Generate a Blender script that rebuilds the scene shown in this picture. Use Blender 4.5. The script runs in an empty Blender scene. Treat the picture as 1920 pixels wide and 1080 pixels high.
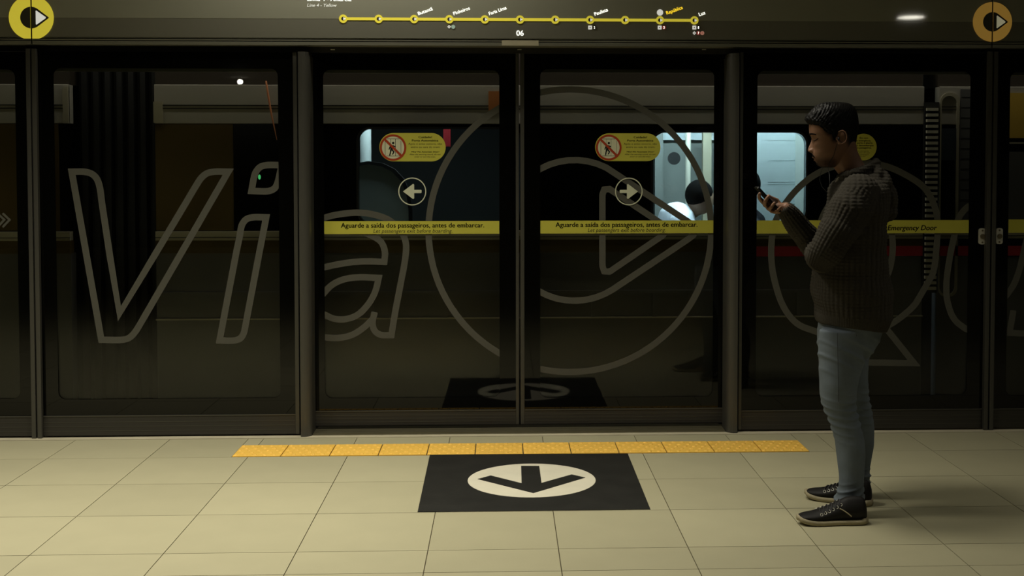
import bpy, bmesh, math, random
import numpy as np
from mathutils import Vector, Matrix
from mathutils.geometry import tessellate_polygon

scene = bpy.context.scene
COL = scene.collection
random.seed(4)

# ------------------------------------------------------------------ camera
FPX, CX, CY = 2238.14, 1030.65, 393.24
YAW, PITCH = 0.0387, 0.0377
CAM = np.array([-0.2091, -6.495, 1.4741])
FW = np.array([math.sin(YAW) * math.cos(PITCH), math.cos(YAW) * math.cos(PITCH), -math.sin(PITCH)])
RT = np.array([math.cos(YAW), -math.sin(YAW), 0.0])
UP = np.cross(RT, FW)
cam_data = bpy.data.cameras.new('camera')
cam = bpy.data.objects.new('camera', cam_data)
COL.objects.link(cam)
cam_data.sensor_fit = 'HORIZONTAL'
cam_data.sensor_width = 36.0
cam_data.lens = FPX * 36.0 / 1920.0
cam_data.shift_x = (960 - CX) / 1920.0
cam_data.shift_y = (CY - 540) / 1920.0
cam_data.clip_start = 0.05
mw = Matrix.Identity(4)
for i in range(3):
    mw[i][0] = RT[i]; mw[i][1] = UP[i]; mw[i][2] = -FW[i]; mw[i][3] = CAM[i]
cam.matrix_world = mw
scene.camera = cam

# ------------------------------------------------------------------ world and exposure
world = bpy.data.worlds.new('station_dark')
scene.world = world
world.use_nodes = True
bg = world.node_tree.nodes['Background']
bg.inputs[0].default_value = (0.55, 0.6, 0.5, 1)
bg.inputs[1].default_value = 0.004
scene.view_settings.view_transform = 'Standard'
scene.view_settings.look = 'None'
scene.view_settings.exposure = 0.0
scene.view_settings.gamma = 1.0
scene.view_settings.use_curve_mapping = False
scene.cycles.transparent_max_bounces = 24
scene.cycles.max_bounces = 8

# lamps of the station ceiling: (x, y, watts)
CEIL_Z = 3.15
LAMP_A, LAMP_B = (4.408, -6.976), (-5.341, -17.06)
LAMPS = [(-4.2, -1.6, 17), (-2.6, -1.6, 21), (-1.0, -1.6, 23), (0.5, -1.4, 13), (2.9, -2.0, 5.5), (-4.0, -3.4, 9), (-2.5, -3.4, 7.5), (-0.6, -3.4, 2.5),  # weak lamp at the right is an added fill
         (LAMP_A[0], LAMP_A[1], 9)]
LAMP_SPREAD = math.radians(106)
COVE = (-1.7, -0.2, 10.0)          # strip lamp over the header: from x, to x, watts


def ray(px, py):
    return FW + RT * ((px - CX) / FPX) - UP * ((py - CY) / FPX)


def W(px, py, Y):
    d = ray(px, py)
    t = (Y - CAM[1]) / d[1]
    p = CAM + d * t
    return float(p[0]), float(p[2])


def G(px, py, z=0.0):
    d = ray(px, py)
    t = (z - CAM[2]) / d[2]
    p = CAM + d * t
    return float(p[0]), float(p[1])


def M3(px, py, Y):
    x, z = W(px, py, Y)
    return Vector((x, Y, z))


# ------------------------------------------------------------------ materials
MATS = {}


def mat(name, color, rough=0.5, metal=0.0, spec=0.5, var=0.08, scale=12.0, bump=0.0, bscale=80.0,
        emit=None, estr=0.0, rand=0.0, coat=0.0):
    if name in MATS:
        return MATS[name]
    m = bpy.data.materials.new(name)
    m.use_nodes = True
    nt = m.node_tree
    N, L = nt.nodes, nt.links
    b = N['Principled BSDF']
    b.inputs['Roughness'].default_value = rough
    b.inputs['Metallic'].default_value = metal
    b.inputs['Specular IOR Level'].default_value = spec
    b.inputs['Coat Weight'].default_value = coat
    b.inputs['Coat Roughness'].default_value = 0.035
    tc = N.new('ShaderNodeTexCoord')
    nz = N.new('ShaderNodeTexNoise')
    nz.inputs['Scale'].default_value = scale
    nz.inputs['Detail'].default_value = 6
    L.new(tc.outputs['Object'], nz.inputs['Vector'])
    ramp = N.new('ShaderNodeMapRange')
    ramp.inputs['To Min'].default_value = 1 - var
    ramp.inputs['To Max'].default_value = 1 + var
    L.new(nz.outputs['Fac'], ramp.inputs['Value'])
    mul = N.new('ShaderNodeVectorMath'); mul.operation = 'SCALE'
    mul.inputs[0].default_value = color[:3]
    last = ramp.outputs['Result']
    if rand > 0:
        oi = N.new('ShaderNodeObjectInfo')
        r2 = N.new('ShaderNodeMapRange')
        r2.inputs['To Min'].default_value = 1 - rand
        r2.inputs['To Max'].default_value = 1 + rand
        L.new(oi.outputs['Random'], r2.inputs['Value'])
        mm = N.new('ShaderNodeMath'); mm.operation = 'MULTIPLY'
        L.new(last, mm.inputs[0]); L.new(r2.outputs['Result'], mm.inputs[1])
        last = mm.outputs[0]
    L.new(last, mul.inputs['Scale'])
    L.new(mul.outputs[0], b.inputs['Base Color'])
    if bump > 0:
        n2 = N.new('ShaderNodeTexNoise')
        n2.inputs['Scale'].default_value = bscale
        n2.inputs['Detail'].default_value = 4
        L.new(tc.outputs['Object'], n2.inputs['Vector'])
        bp = N.new('ShaderNodeBump')
        bp.inputs['Strength'].default_value = bump
        bp.inputs['Distance'].default_value = 0.002
        L.new(n2.outputs['Fac'], bp.inputs['Height'])
        L.new(bp.outputs[0], b.inputs['Normal'])
    if emit:
        b.inputs['Emission Color'].default_value = (*emit, 1)
        b.inputs['Emission Strength'].default_value = estr
    MATS[name] = m
    return m


def glass(name, tint, ior=1.45, rough=0.0):
    m = bpy.data.materials.new(name)
    m.use_nodes = True
    nt = m.node_tree
    N, L = nt.nodes, nt.links
    N.remove(N['Principled BSDF'])
    out = N['Material Output']
    t = N.new('ShaderNodeBsdfTransparent')
    t.inputs[0].default_value = (*tint, 1)
    g = N.new('ShaderNodeBsdfGlossy')
    g.inputs['Roughness'].default_value = rough
    fr = N.new('ShaderNodeFresnel')
    fr.inputs['IOR'].default_value = ior
    mx = N.new('ShaderNodeMixShader')
    L.new(fr.outputs[0], mx.inputs[0]); L.new(t.outputs[0], mx.inputs[1]); L.new(g.outputs[0], mx.inputs[2])
    L.new(mx.outputs[0], out.inputs['Surface'])
    MATS[name] = m
    return m


m_tile = mat('floor_tile', (0.405, 0.375, 0.242), 0.55, var=0.07, scale=5, bump=0.08, bscale=220, rand=0.05, spec=0.25)
m_grout = mat('grout', (0.075, 0.062, 0.035), 0.9, spec=0.1)
m_edge = mat('edge_stone', (0.52, 0.47, 0.33), 0.6, var=0.15)
m_tact = mat('tactile_yellow', (0.86, 0.52, 0.09), 0.55, var=0.12, scale=25, rand=0.05, spec=0.3)
m_decal = mat('decal_black', (0.016, 0.0155, 0.013), 0.6, var=0.5, scale=9, bump=0.2, bscale=60, spec=0.25)
m_white = mat('decal_white', (0.66, 0.62, 0.49), 0.6, var=0.1, scale=9, spec=0.3)
m_frame = mat('aluminium_dark', (0.085, 0.082, 0.068), 0.42, 0.55, var=0.06, scale=3)
m_post = mat('post_grey', (0.08, 0.077, 0.065), 0.4, 0.4, var=0.06, scale=3)
m_kick = mat('kick_panel', (0.04, 0.037, 0.031), 0.45, 0.3, var=0.08, scale=4)
m_groove = mat('groove_dark', (0.012, 0.011, 0.008), 0.6)
m_frit = mat('black_glass_border', (0.002, 0.002, 0.0015), 0.03, spec=0.3, var=0.05)
m_soffit = mat('soffit_black', (0.012, 0.011, 0.008), 0.5)
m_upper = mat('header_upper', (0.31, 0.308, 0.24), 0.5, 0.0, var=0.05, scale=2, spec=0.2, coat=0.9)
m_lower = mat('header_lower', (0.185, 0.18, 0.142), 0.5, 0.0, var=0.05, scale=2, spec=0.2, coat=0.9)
m_trim = mat('header_trim', (0.26, 0.255, 0.2), 0.35, 0.4, var=0.05)
m_vinyl = mat('frosted_vinyl', (0.085, 0.083, 0.066), 0.7, var=0.05, spec=0.2)
m_band = mat('yellow_vinyl', (0.5, 0.47, 0.06), 0.5, var=0.06, spec=0.3)
m_ink = mat('black_ink', (0.01, 0.01, 0.008), 0.6, spec=0.2)
m_red = mat('red_ink', (0.36, 0.045, 0.012), 0.55, spec=0.2)
m_cream = mat('cream_ink', (0.62, 0.62, 0.42), 0.55, spec=0.2)
m_pale = mat('pale_arrow', (0.6, 0.62, 0.45), 0.55, spec=0.2)
m_sill = mat('threshold_metal', (0.16, 0.145, 0.09), 0.45, 0.5, var=0.12)
m_glass = glass('screen_glass', (0.83, 0.84, 0.80), 1.38)
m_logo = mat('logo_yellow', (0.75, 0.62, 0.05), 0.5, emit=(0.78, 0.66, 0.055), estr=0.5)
m_logo2 = mat('logo_amber', (0.5, 0.32, 0.06), 0.5, emit=(0.3, 0.165, 0.03), estr=0.45)
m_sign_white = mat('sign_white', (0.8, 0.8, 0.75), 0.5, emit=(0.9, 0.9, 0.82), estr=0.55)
m_sign_dim = mat('sign_white_dim', (0.6, 0.58, 0.42), 0.5, emit=(0.5, 0.47, 0.3), estr=0.35)
m_sign_red = mat('sign_red', (0.4, 0.06, 0.05), 0.5, emit=(0.4, 0.06, 0.05), estr=0.3)
m_sign_salmon = mat('sign_salmon', (0.7, 0.35, 0.25), 0.5, emit=(0.7, 0.35, 0.25), estr=0.3)
m_sign_green = mat('sign_pale_green', (0.4, 0.55, 0.45), 0.5, emit=(0.4, 0.55, 0.45), estr=0.3)
m_logo_dark = mat('logo_dark', (0.06, 0.056, 0.04), 0.4)
m_steel = mat('brushed_steel', (0.6, 0.58, 0.48), 0.45, 0.2)
m_brass = mat('lock_brass', (0.2, 0.17, 0.1), 0.4, 0.7)


# ------------------------------------------------------------------ object helpers
def mk(name, verts, faces, material, parent=None, smooth=False, kind=None):
    me = bpy.data.meshes.new(name)
    me.from_pydata([tuple(v) for v in verts], [], [tuple(f) for f in faces])
    me.update()
    return link(name, me, material, parent, smooth, kind)


def link(name, me, material, parent=None, smooth=False, kind=None):
    if material is not None:
        me.materials.clear()
        me.materials.append(material)
    if smooth:
        me.polygons.foreach_set('use_smooth', [True] * len(me.polygons))
    o = bpy.data.objects.new(name, me)
    COL.objects.link(o)
    if parent is not None:
        o.parent = parent
        o.matrix_parent_inverse = Matrix.Translation(-root_loc(parent))
    if kind:
        o['kind'] = kind
    return o


ROOTLOC = {}


def root_loc(o):
    return ROOTLOC.get(o.name, Vector((0, 0, 0)))


def thing(name, label, cat, loc=(0, 0, 0), group=None):
    o = bpy.data.objects.new(name, None)
    COL.objects.link(o)
    o.location = loc
    o.empty_display_size = 0.1
    ROOTLOC[o.name] = Vector(loc)
    return tag(o, label, cat, group)


def tag(o, label, cat, group=None):
    o['label'] = label
    o['category'] = cat
    if group:
        o['group'] = group
    return o


class MB:
    def __init__(self):
        self.v = []; self.f = []

    def add(self, v, f):
        n = len(self.v)
        self.v += [tuple(p) for p in v]
        self.f += [tuple(i + n for i in q) for q in f]
        return self

    def box(self, x0, x1, y0, y1, z0, z1):
        v = [(x0, y0, z0), (x1, y0, z0), (x1, y1, z0), (x0, y1, z0), (x0, y0, z1), (x1, y0, z1), (x1, y1, z1), (x0, y1, z1)]
        f = [(0, 3, 2, 1), (4, 5, 6, 7), (0, 1, 5, 4), (1, 2, 6, 5), (2, 3, 7, 6), (3, 0, 4, 7)]
        return self.add(v, f)

    def build(self, name, material, parent=None, smooth=False, kind=None):
        return mk(name, self.v, self.f, material, parent, smooth, kind)


def box(name, material, parent, x0, x1, y0, y1, z0, z1, bevel=0.0):
    bm = bmesh.new()
    mb = MB().box(x0, x1, y0, y1, z0, z1)
    vs = [bm.verts.new(p) for p in mb.v]
    for f in mb.f:
        bm.faces.new([vs[i] for i in f])
    if bevel > 0:
        bmesh.ops.bevel(bm, geom=bm.edges[:], offset=bevel, segments=2, affect='EDGES', profile=0.6)
    me = bpy.data.meshes.new(name)
    bm.to_mesh(me); bm.free()
    return link(name, me, material, parent)


def slab_data(polys, a, b, plane='XZ'):
    """polys: [outer, hole, ...] of 2D points; extruded from a (front) to b (back)"""
    loops = [[Vector((p[0], p[1], 0)) for p in poly] for poly in polys]
    flat = [p for l in loops for p in l]
    n = len(flat)
    tris = tessellate_polygon(loops)

    def at(p, d):
        return (p.x, d, p.y) if plane == 'XZ' else (p.x, p.y, d)
    v = [at(p, a) for p in flat] + [at(p, b) for p in flat]
    f = []
    for t in tris:
        f.append(tuple(t)); f.append(tuple(i + n for i in reversed(t)))
    k = 0
    for l in loops:
        m = len(l)
        for i in range(m):
            j = (i + 1) % m
            f.append((k + i, k + j, k + j + n, k + i + n))
        k += m
    bm = bmesh.new()
    vs = [bm.verts.new(p) for p in v]
    for q in f:
        try:
            bm.faces.new([vs[i] for i in q])
        except ValueError:
            pass
    bmesh.ops.recalc_face_normals(bm, faces=bm.faces)
    return bm


def slab(name, polys, a, b, material, parent=None, plane='XZ', kind=None):
    bm = slab_data(polys, a, b, plane)
    me = bpy.data.meshes.new(name)
    bm.to_mesh(me); bm.free()
    return link(name, me, material, parent, False, kind)


def circle(cx, cz, r, n=48, rz=None):
    rz = rz or r
    return [(cx + r * math.cos(2 * math.pi * i / n), cz + rz * math.sin(2 * math.pi * i / n)) for i in range(n)]


def rrect(x0, x1, z0, z1, r, n=6):
    out = []
    for (cx, cz, a0) in ((x1 - r, z1 - r, 0), (x0 + r, z1 - r, 90), (x0 + r, z0 + r, 180), (x1 - r, z0 + r, 270)):
        for i in range(n + 1):
            a = math.radians(a0 + 90 * i / n)
            out.append((cx + r * math.cos(a), cz + r * math.sin(a)))
    return out


def rect(x0, x1, z0, z1):
    return [(x0, z0), (x1, z0), (x1, z1), (x0, z1)]


def text_mesh(s, bold=False, italic=False):
    cu = bpy.data.curves.new('lettering', 'FONT')
    cu.body = s
    cu.size = 1.0
    cu.resolution_u = 3
    cu.fill_mode = 'FRONT'
    if italic:
        cu.shear = 0.22
    o = bpy.data.objects.new('lettering_tmp', cu)
    COL.objects.link(o)
    dg = bpy.context.evaluated_depsgraph_get()
    me = bpy.data.meshes.new_from_object(o.evaluated_get(dg))
    bpy.data.objects.remove(o)
    bpy.data.curves.remove(cu)
    if bold:
        bm = bmesh.new()
        for dx, dy in ((-0.024, 0), (0.0, 0), (0.024, 0), (0, 0.012), (0, -0.012)):
            k = len(bm.verts)
            bm.from_mesh(me)
            bm.verts.ensure_lookup_table()
            for q in bm.verts[k:]:
                q.co.x += dx; q.co.y += dy
        bm.to_mesh(me); bm.free()
    return me


def lettering(s, px0, px1, py_mid, Y, material, parent, bold=False, italic=False, px_h=None, angle=0.0, name='lettering', zfun=None):
    """flat printed words: spans px0..px1 on the plane y=Y, its middle line at py_mid"""
    me = text_mesh(s, bold, italic)
    n = len(me.vertices)
    co = np.zeros(n * 3); me.vertices.foreach_get('co', co); co = co.reshape(-1, 3)
    lo, hi = co.min(0), co.max(0)
    xa, za = W(px0, py_mid, Y); xb, zb = W(px1, py_mid, Y)
    z = (za + zb) / 2 if zfun is None else zfun
    sx = (xb - xa) / (hi[0] - lo[0])
    sz = sx
    if px_h:
        sz = px_h / 341.0 / 0.73     # cap height of the font is about 0.73
    lx = (co[:, 0] - (lo[0] + hi[0]) / 2) * sx
    lz = (co[:, 1] - 0.34) * sz
    ca, sa = math.cos(angle), math.sin(angle)
    out = np.zeros_like(co)
    out[:, 0] = (xa + xb) / 2 + lx * ca - lz * sa
    out[:, 1] = Y
    out[:, 2] = z + lx * sa + lz * ca
    me.vertices.foreach_set('co', out.ravel())
    me.update()
    return link(name, me, material, parent)


def catmull(pts, closed=False, per=8):
    """centripetal spline through points (x,y[,1]); a trailing 1 marks a sharp corner"""
    n = len(pts)
    P = [np.array(p[:2], float) for p in pts]
    sharp = [len(p) > 2 for p in pts]
    out = []
    for i in range(n if closed else n - 1):
        j = (i + 1) % n
        p1, p2 = P[i], P[j]
        p0 = P[i - 1] if (closed or i > 0) else p1 - (p2 - p1)
        p3 = P[(j + 1) % n] if (closed or j < n - 1) else p2 + (p2 - p1)
        if sharp[i]:
            p0 = p1 - (p2 - p1)
        if sharp[j]:
            p3 = p2 + (p2 - p1)
        d = np.linalg.norm(p2 - p1)
        k = max(1, min(per, int(d / 4)))
        if (sharp[i] and sharp[j]) or d > 60:
            k = 1
        t0 = 0.0
        t1 = t0 + max(1e-4, np.linalg.norm(p1 - p0)) ** 0.5
        t2 = t1 + max(1e-4, d) ** 0.5
        t3 = t2 + max(1e-4, np.linalg.norm(p3 - p2)) ** 0.5
        for s in range(k):
            t = t1 + (t2 - t1) * s / k
            a1 = (t1 - t) / (t1 - t0) * p0 + (t - t0) / (t1 - t0) * p1
            a2 = (t2 - t) / (t2 - t1) * p1 + (t - t1) / (t2 - t1) * p2
            a3 = (t3 - t) / (t3 - t2) * p2 + (t - t2) / (t3 - t2) * p3
            b1 = (t2 - t) / (t2 - t0) * a1 + (t - t0) / (t2 - t0) * a2
            b2 = (t3 - t) / (t3 - t1) * a2 + (t - t1) / (t3 - t1) * a3
            out.append((t2 - t) / (t2 - t1) * b1 + (t - t1) / (t2 - t1) * b2)
    if not closed:
        out.append(P[-1])
    corners = [P[i] for i in range(n) if sharp[i]]
    keep = []
    for p in out:                     # leave room for the mitre at sharp corners
        d = min([np.linalg.norm(p - c) for c in corners] + [1e9])
        if d < 1e-6 or d > 14:
            keep.append(p)
    return [tuple(p) for p in keep]


def stroke(name, path, width, Y, clip, material, parent, closed=False, smooth=True, thick=0.001):
    """outline band of vinyl: path in picture measure, laid on the pane at y=Y and cut at the pane's edge"""
    pts = catmull(path, closed) if smooth else [p[:2] for p in path]
    w = [np.array(W(px, py, Y)) for px, py in pts]
    hw = width / 341.0 / 2
    n = len(w)
    L_, R_ = [], []
    for i in range(n):
        a = w[i - 1] if (closed or i > 0) else None
        b = w[(i + 1) % n] if (closed or i < n - 1) else None
        d1 = None if a is None else (w[i] - a) / max(1e-9, np.linalg.norm(w[i] - a))
        d2 = None if b is None else (b - w[i]) / max(1e-9, np.linalg.norm(b - w[i]))
        if d1 is None: d1 = d2
        if d2 is None: d2 = d1
        n1 = np.array((-d1[1], d1[0])); n2 = np.array((-d2[1], d2[0]))
        m = n1 + n2
        l = np.linalg.norm(m)
        m = m / l if l > 1e-6 else n1
        k = 1.0 / max(0.42, float(m @ n1))
        L_.append(w[i] + m * hw * k); R_.append(w[i] - m * hw * k)
    bm = bmesh.new()
    lv = [bm.verts.new((p[0], Y, p[1])) for p in L_]
    rv = [bm.verts.new((p[0], Y, p[1])) for p in R_]
    for i in range(n if closed else n - 1):
        j = (i + 1) % n
        bm.faces.new((lv[i], rv[i], rv[j], lv[j]))
    if clip:
        x0, x1, z0, z1 = clip
        for co, no in (((x0, 0, 0), (-1, 0, 0)), ((x1, 0, 0), (1, 0, 0)), ((0, 0, z0), (0, 0, -1)), ((0, 0, z1), (0, 0, 1))):
            bmesh.ops.bisect_plane(bm, geom=bm.verts[:] + bm.edges[:] + bm.faces[:], plane_co=co, plane_no=no, clear_outer=True)
    if not bm.faces:
        bm.free(); return None
    r = bmesh.ops.extrude_face_region(bm, geom=bm.faces[:])
    for e in r['geom']:
        if isinstance(e, bmesh.types.BMVert):
            e.co.y += thick
    bmesh.ops.recalc_face_normals(bm, faces=bm.faces)
    me = bpy.data.meshes.new(name)
    bm.to_mesh(me); bm.free()
    return link(name, me, material, parent)


def tube_data(points, radii, seg=14, cap=3, flat=None):
    """round limb along points with rounded ends; returns verts, faces"""
    P = [np.array(p, float) for p in points]
    n = len(P)
    T = []
    for i in range(n):
        a = P[max(0, i - 1)]; b = P[min(n - 1, i + 1)]
        t = b - a
        T.append(t / max(1e-9, np.linalg.norm(t)))
    ref = np.array((0, 1.0, 0)) if abs(T[0][1]) < 0.9 else np.array((1.0, 0, 0))
    u = np.cross(T[0], ref); u /= np.linalg.norm(u)
    rings = []
    st = []
    for k in range(cap):
        a = math.pi / 2 * (1 - k / cap)
        st.append((P[0] - T[0] * radii[0] * math.sin(a), radii[0] * math.cos(a), T[0]))
    for i in range(n):
        st.append((P[i], radii[i], T[i]))
    for k in range(1, cap + 1):
        a = math.pi / 2 * (k / cap)
        st.append((P[-1] + T[-1] * radii[-1] * math.sin(a), radii[-1] * math.cos(a), T[-1]))
    v, f = [], []
    for (c, r, t) in st:
        u = u - t * (u @ t)
        u /= max(1e-9, np.linalg.norm(u))
        w = np.cross(t, u)
        r = max(r, 1e-5)
        for s in range(seg):
            a = 2 * math.pi * s / seg
            v.append(tuple(c + (u * math.cos(a) + w * math.sin(a)) * r))
    m = len(st)
    for i in range(m - 1):
        for s in range(seg):
            s2 = (s + 1) % seg
            f.append((i * seg + s, i * seg + s2, (i + 1) * seg + s2, (i + 1) * seg + s))
    f.append(tuple(range(seg - 1, -1, -1)))
    f.append(tuple((m - 1) * seg + s for s in range(seg)))
    return v, f


def ellipsoid_data(c, r, nu=20, nv=12, rot=None):
    v, f = [], []
    for i in range(nv + 1):
        a = math.pi * i / nv
        for j in range(nu):
            b = 2 * math.pi * j / nu
            p = Vector((r[0] * math.sin(a) * math.cos(b), r[1] * math.sin(a) * math.sin(b), r[2] * math.cos(a)))
            if rot is not None:
                p = rot @ p
            v.append((c[0] + p.x, c[1] + p.y, c[2] + p.z))
    for i in range(nv):
        for j in range(nu):
            k = (j + 1) % nu
            f.append((i * nu + j, (i + 1) * nu + j, (i + 1) * nu + k, i * nu + k))
    return v, f


def loft_data(rings, close=True):
    n = len(rings[0])
    v = [p for r in rings for p in r]
    f = []
    for i in range(len(rings) - 1):
        for s in range(n):
            s2 = (s + 1) % n
            f.append((i * n + s, i * n + s2, (i + 1) * n + s2, (i + 1) * n + s))
    if close:
        f.append(tuple(range(n - 1, -1, -1)))
        f.append(tuple((len(rings) - 1) * n + s for s in range(n)))
    return v, f


def remesh(parts, voxel, smooth_it=2, fac=0.5):
    mb = MB()
    for v, f in parts:
        bm = bmesh.new()
        vs = [bm.verts.new(p) for p in v]
        for q in f:
            try:
                bm.faces.new([vs[i] for i in q])
            except ValueError:
                pass
        bmesh.ops.recalc_face_normals(bm, faces=bm.faces)
        bm.verts.index_update()
        mb.add([x.co[:] for x in bm.verts], [[x.index for x in q.verts] for q in bm.faces])
        bm.free()
    me = bpy.data.meshes.new('tmp')
    me.from_pydata(mb.v, [], mb.f)
    o = bpy.data.objects.new('tmp', me)
    COL.objects.link(o)
    md = o.modifiers.new('r', 'REMESH'); md.mode = 'VOXEL'; md.voxel_size = voxel
    if smooth_it:
        sm = o.modifiers.new('s', 'SMOOTH'); sm.factor = fac; sm.iterations = smooth_it
    dg = bpy.context.evaluated_depsgraph_get()
    out = bpy.data.meshes.new_from_object(o.evaluated_get(dg))
    bpy.data.objects.remove(o)
    bpy.data.meshes.remove(me)
    return out


def get_co(me):
    a = np.zeros(len(me.vertices) * 3); me.vertices.foreach_get('co', a)
    return a.reshape(-1, 3)


def get_no(me):
    a = np.zeros(len(me.vertices) * 3); me.vertex_normals.foreach_get('vector', a)
    return a.reshape(-1, 3)


def set_co(me, co):
    me.vertices.foreach_set('co', np.ascontiguousarray(co).ravel()); me.update()


# ================================================================== FLOOR
R0 = -0.467                       # joint under the near edge of the yellow strip
TX0 = G(435, 856)[0]; TX1 = G(1517, 846)[0]
TN = 12
TW = (TX1 - TX0) / TN
TY0, TY1 = R0, R0 + 0.245
floor_bm = MB().box(-9, 9, -15, 0.22, -0.2, -0.004)
floor = floor_bm.build('floor', m_grout)
floor['kind'] = 'structure'
floor['label'] = 'beige square-tiled station platform floor with thin dark joints'
EDGE = -0.06
tile_cache = {}


def tile(x0, x1, y0, y1):
    w, d = round(x1 - x0, 4), round(y1 - y0, 4)
    if w < 0.02 or d < 0.02:
        return
    key = (w, d)
    if key not in tile_cache:
        g = 0.0018
        bm = bmesh.new()
        mb = MB().box(-w / 2 + g, w / 2 - g, -d / 2 + g, d / 2 - g, -0.004, 0)
        vs = [bm.verts.new(p) for p in mb.v]
        for f in mb.f:
            bm.faces.new([vs[i] for i in f])
        me = bpy.data.meshes.new('tile')
        bm.to_mesh(me); bm.free()
        me.materials.append(m_tile)
        tile_cache[key] = me
    o = bpy.data.objects.new('tile', tile_cache[key])
    COL.objects.link(o)
    o.location = ((x0 + x1) / 2, (y0 + y1) / 2, random.uniform(-0.0004, 0))
    o.parent = floor


cols = [k * 0.5 for k in range(-9, 10)]
rows = [R0, R0 - 0.5, R0 - 1.0, R0 - 1.5, R0 - 1.75, R0 - 2.25, R0 - 2.75, R0 - 3.25]
for i in range(len(cols) - 1):
    x0, x1 = cols[i], cols[i + 1]
    for j in range(len(rows) - 1):
        tile(x0, x1, rows[j + 1], rows[j])
    # strip between the yellow blocks and the doors
    cuts = sorted({x0, x1} | {c for c in (TX0, TX1) if x0 < c < x1})
    for a, b in zip(cuts[:-1], cuts[1:]):
        mid = (a + b) / 2
        tile(a, b, TY1 if TX0 < mid < TX1 else R0, EDGE)
box('edge_strip', m_edge, floor, -9, 9, EDGE + 0.001, -0.004, -0.004, 0.003)
far_tiles = box('far_paving', m_tile, floor, -9, 9, -15, rows[-1] - 0.004, -0.004, -0.0005)

# yellow tactile strip
tact = thing('tactile_strip', 'yellow tactile paving strip of bumpy blocks along the screen doors', 'tactile paving', ((TX0 + TX1) / 2, (TY0 + TY1) / 2, 0))
bm = bmesh.new()
g = 0.0026
hw, hd = TW / 2 - g, (TY1 - TY0) / 2 - g
mb = MB().box(-hw, hw, -hd, hd, -0.004, 0.003)
vs = [bm.verts.new(p) for p in mb.v]
for f in mb.f:
    bm.faces.new([vs[i] for i in f])
for i in range(5):
    for j in range(5):
        cx = -hw + (i + 0.5) * 2 * hw / 5 + (0.012 if j % 2 else -0.012); cy = -hd + (j + 0.5) * 2 * hd / 5
        r0, r1, h = 0.0125, 0.008, 0.0045
        b0 = [bm.verts.new((cx + r0 * math.cos(a * math.pi / 4), cy + r0 * math.sin(a * math.pi / 4), 0.003)) for a in range(8)]
        b1 = [bm.verts.new((cx + r1 * math.cos(a * math.pi / 4), cy + r1 * math.sin(a * math.pi / 4), 0.003 + h)) for a in range(8)]
        for a in range(8):
            bm.faces.new((b0[a], b0[(a + 1) % 8], b1[(a + 1) % 8], b1[a]))
        bm.faces.new(b1)
tme = bpy.data.meshes.new('tactile_block')
bm.to_mesh(tme); bm.free()
tme.materials.append(m_tact)
for i in range(TN):
    o = bpy.data.objects.new('tactile_block', tme)
    COL.objects.link(o)
    o.parent = tact
    o.location = (TX0 + TW * (i + 0.5) - (TX0 + TX1) / 2, 0, 0)

# black square floor sticker with arrow
c1 = [G(783, 960.5), G(1219.5, 955.5), G(1177, 851), G(806, 853)]
cxm = sum(p[0] for p in c1) / 4; cym = sum(p[1] for p in c1) / 4
deca = thing('floor_sticker', 'black square floor sticker with a white disc and black arrow pointing away from the doors', 'floor sticker', (cxm, cym, 0))
sq = [(max(min(p[0], cxm + .53), cxm - .53), p[1]) for p in c1]
slab('black_square', [sq], 0.0004, 0.0022, m_decal, deca, 'XY')
cc = G(997, 900.5)
slab('white_disc', [circle(cc[0], cc[1], (G(1117, 901)[0] - G(877, 901)[0]) / 2, 64)], 0.0022, 0.0032, m_white, deca, 'XY')
arrow = [G(*p) for p in ((977, 875), (1011, 875), (1015.3, 907), (1071.9, 891), (1097.5, 897), (1000, 926), (895.3, 899.7), (920, 893), (978, 907.5))]
slab('arrow', [arrow], 0.0032, 0.0042, m_decal, deca, 'XY')

# ================================================================== SCREEN DOORS
def X(px, py=450, Y=0.0):
    return W(px, py, Y)[0]


def Z(py, px=960, Y=0.0):
    return W(px, py, Y)[1]


YF = 0.0          # front of the fixed screens
YD = 0.11         # front of the sliding leaves
ZTOP = Z(87)      # underside of header
Z_KICK_F = Z(778, 330); Z_KICK_D = Z(769, 800, YD); Z_KICK_E = Z(768, 1600)


def screen(name, label, cat, x0, x1, clear, Yf, zb, zt, zk, stl, str_, group=None):
    """x0,x1 outer metres; clear = (x0,x1,z0,z1); zb bottom, zk top of kick panel"""
    t = thing(name, label, cat, ((x0 + x1) / 2, Yf, 0), group)
    cx0, cx1, cz0, cz1 = clear
    gx0, gx1 = x0 + stl, x1 - str_
    slab('black_border', [rect(gx0, gx1, zk, zt), rrect(cx0, cx1, cz0, cz1, 0.04)], Yf + 0.006, Yf + 0.0095, m_frit, t)
    box('glass_pane', m_glass, t, gx0 + 0.002, gx1 - 0.002, Yf + 0.012, Yf + 0.022, zk + 0.002, zt - 0.002)
    if stl > 0:
        box('stile', m_frame, t, x0, gx0, Yf - 0.002, Yf + 0.045, zb, zt, 0.003)
    if str_ > 0:
        box('stile', m_frame, t, gx1, x1, Yf - 0.002, Yf + 0.045, zb, zt, 0.003)
    k = box('kick_panel', m_kick, t, gx0, gx1, Yf, Yf + 0.045, zb, zk - 0.005, 0.002)
    box('glazing_bead', m_frame, t, gx0, gx1, Yf - 0.003, Yf + 0.02, zk - 0.006, zk)
    for i in range(3):
        zz = zb + (zk - zb) * (0.22 + 0.22 * i)
        box('kick_rib', m_frame, k, gx0 + 0.002, gx1 - 0.002, Yf - 0.0012, Yf + 0.002, zz, zz + 0.003)
    box('back_rail', m_trim, t, gx0, gx1, Yf + 0.024, Yf + 0.045, cz1 - 0.016, zt)
    return t


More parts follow.
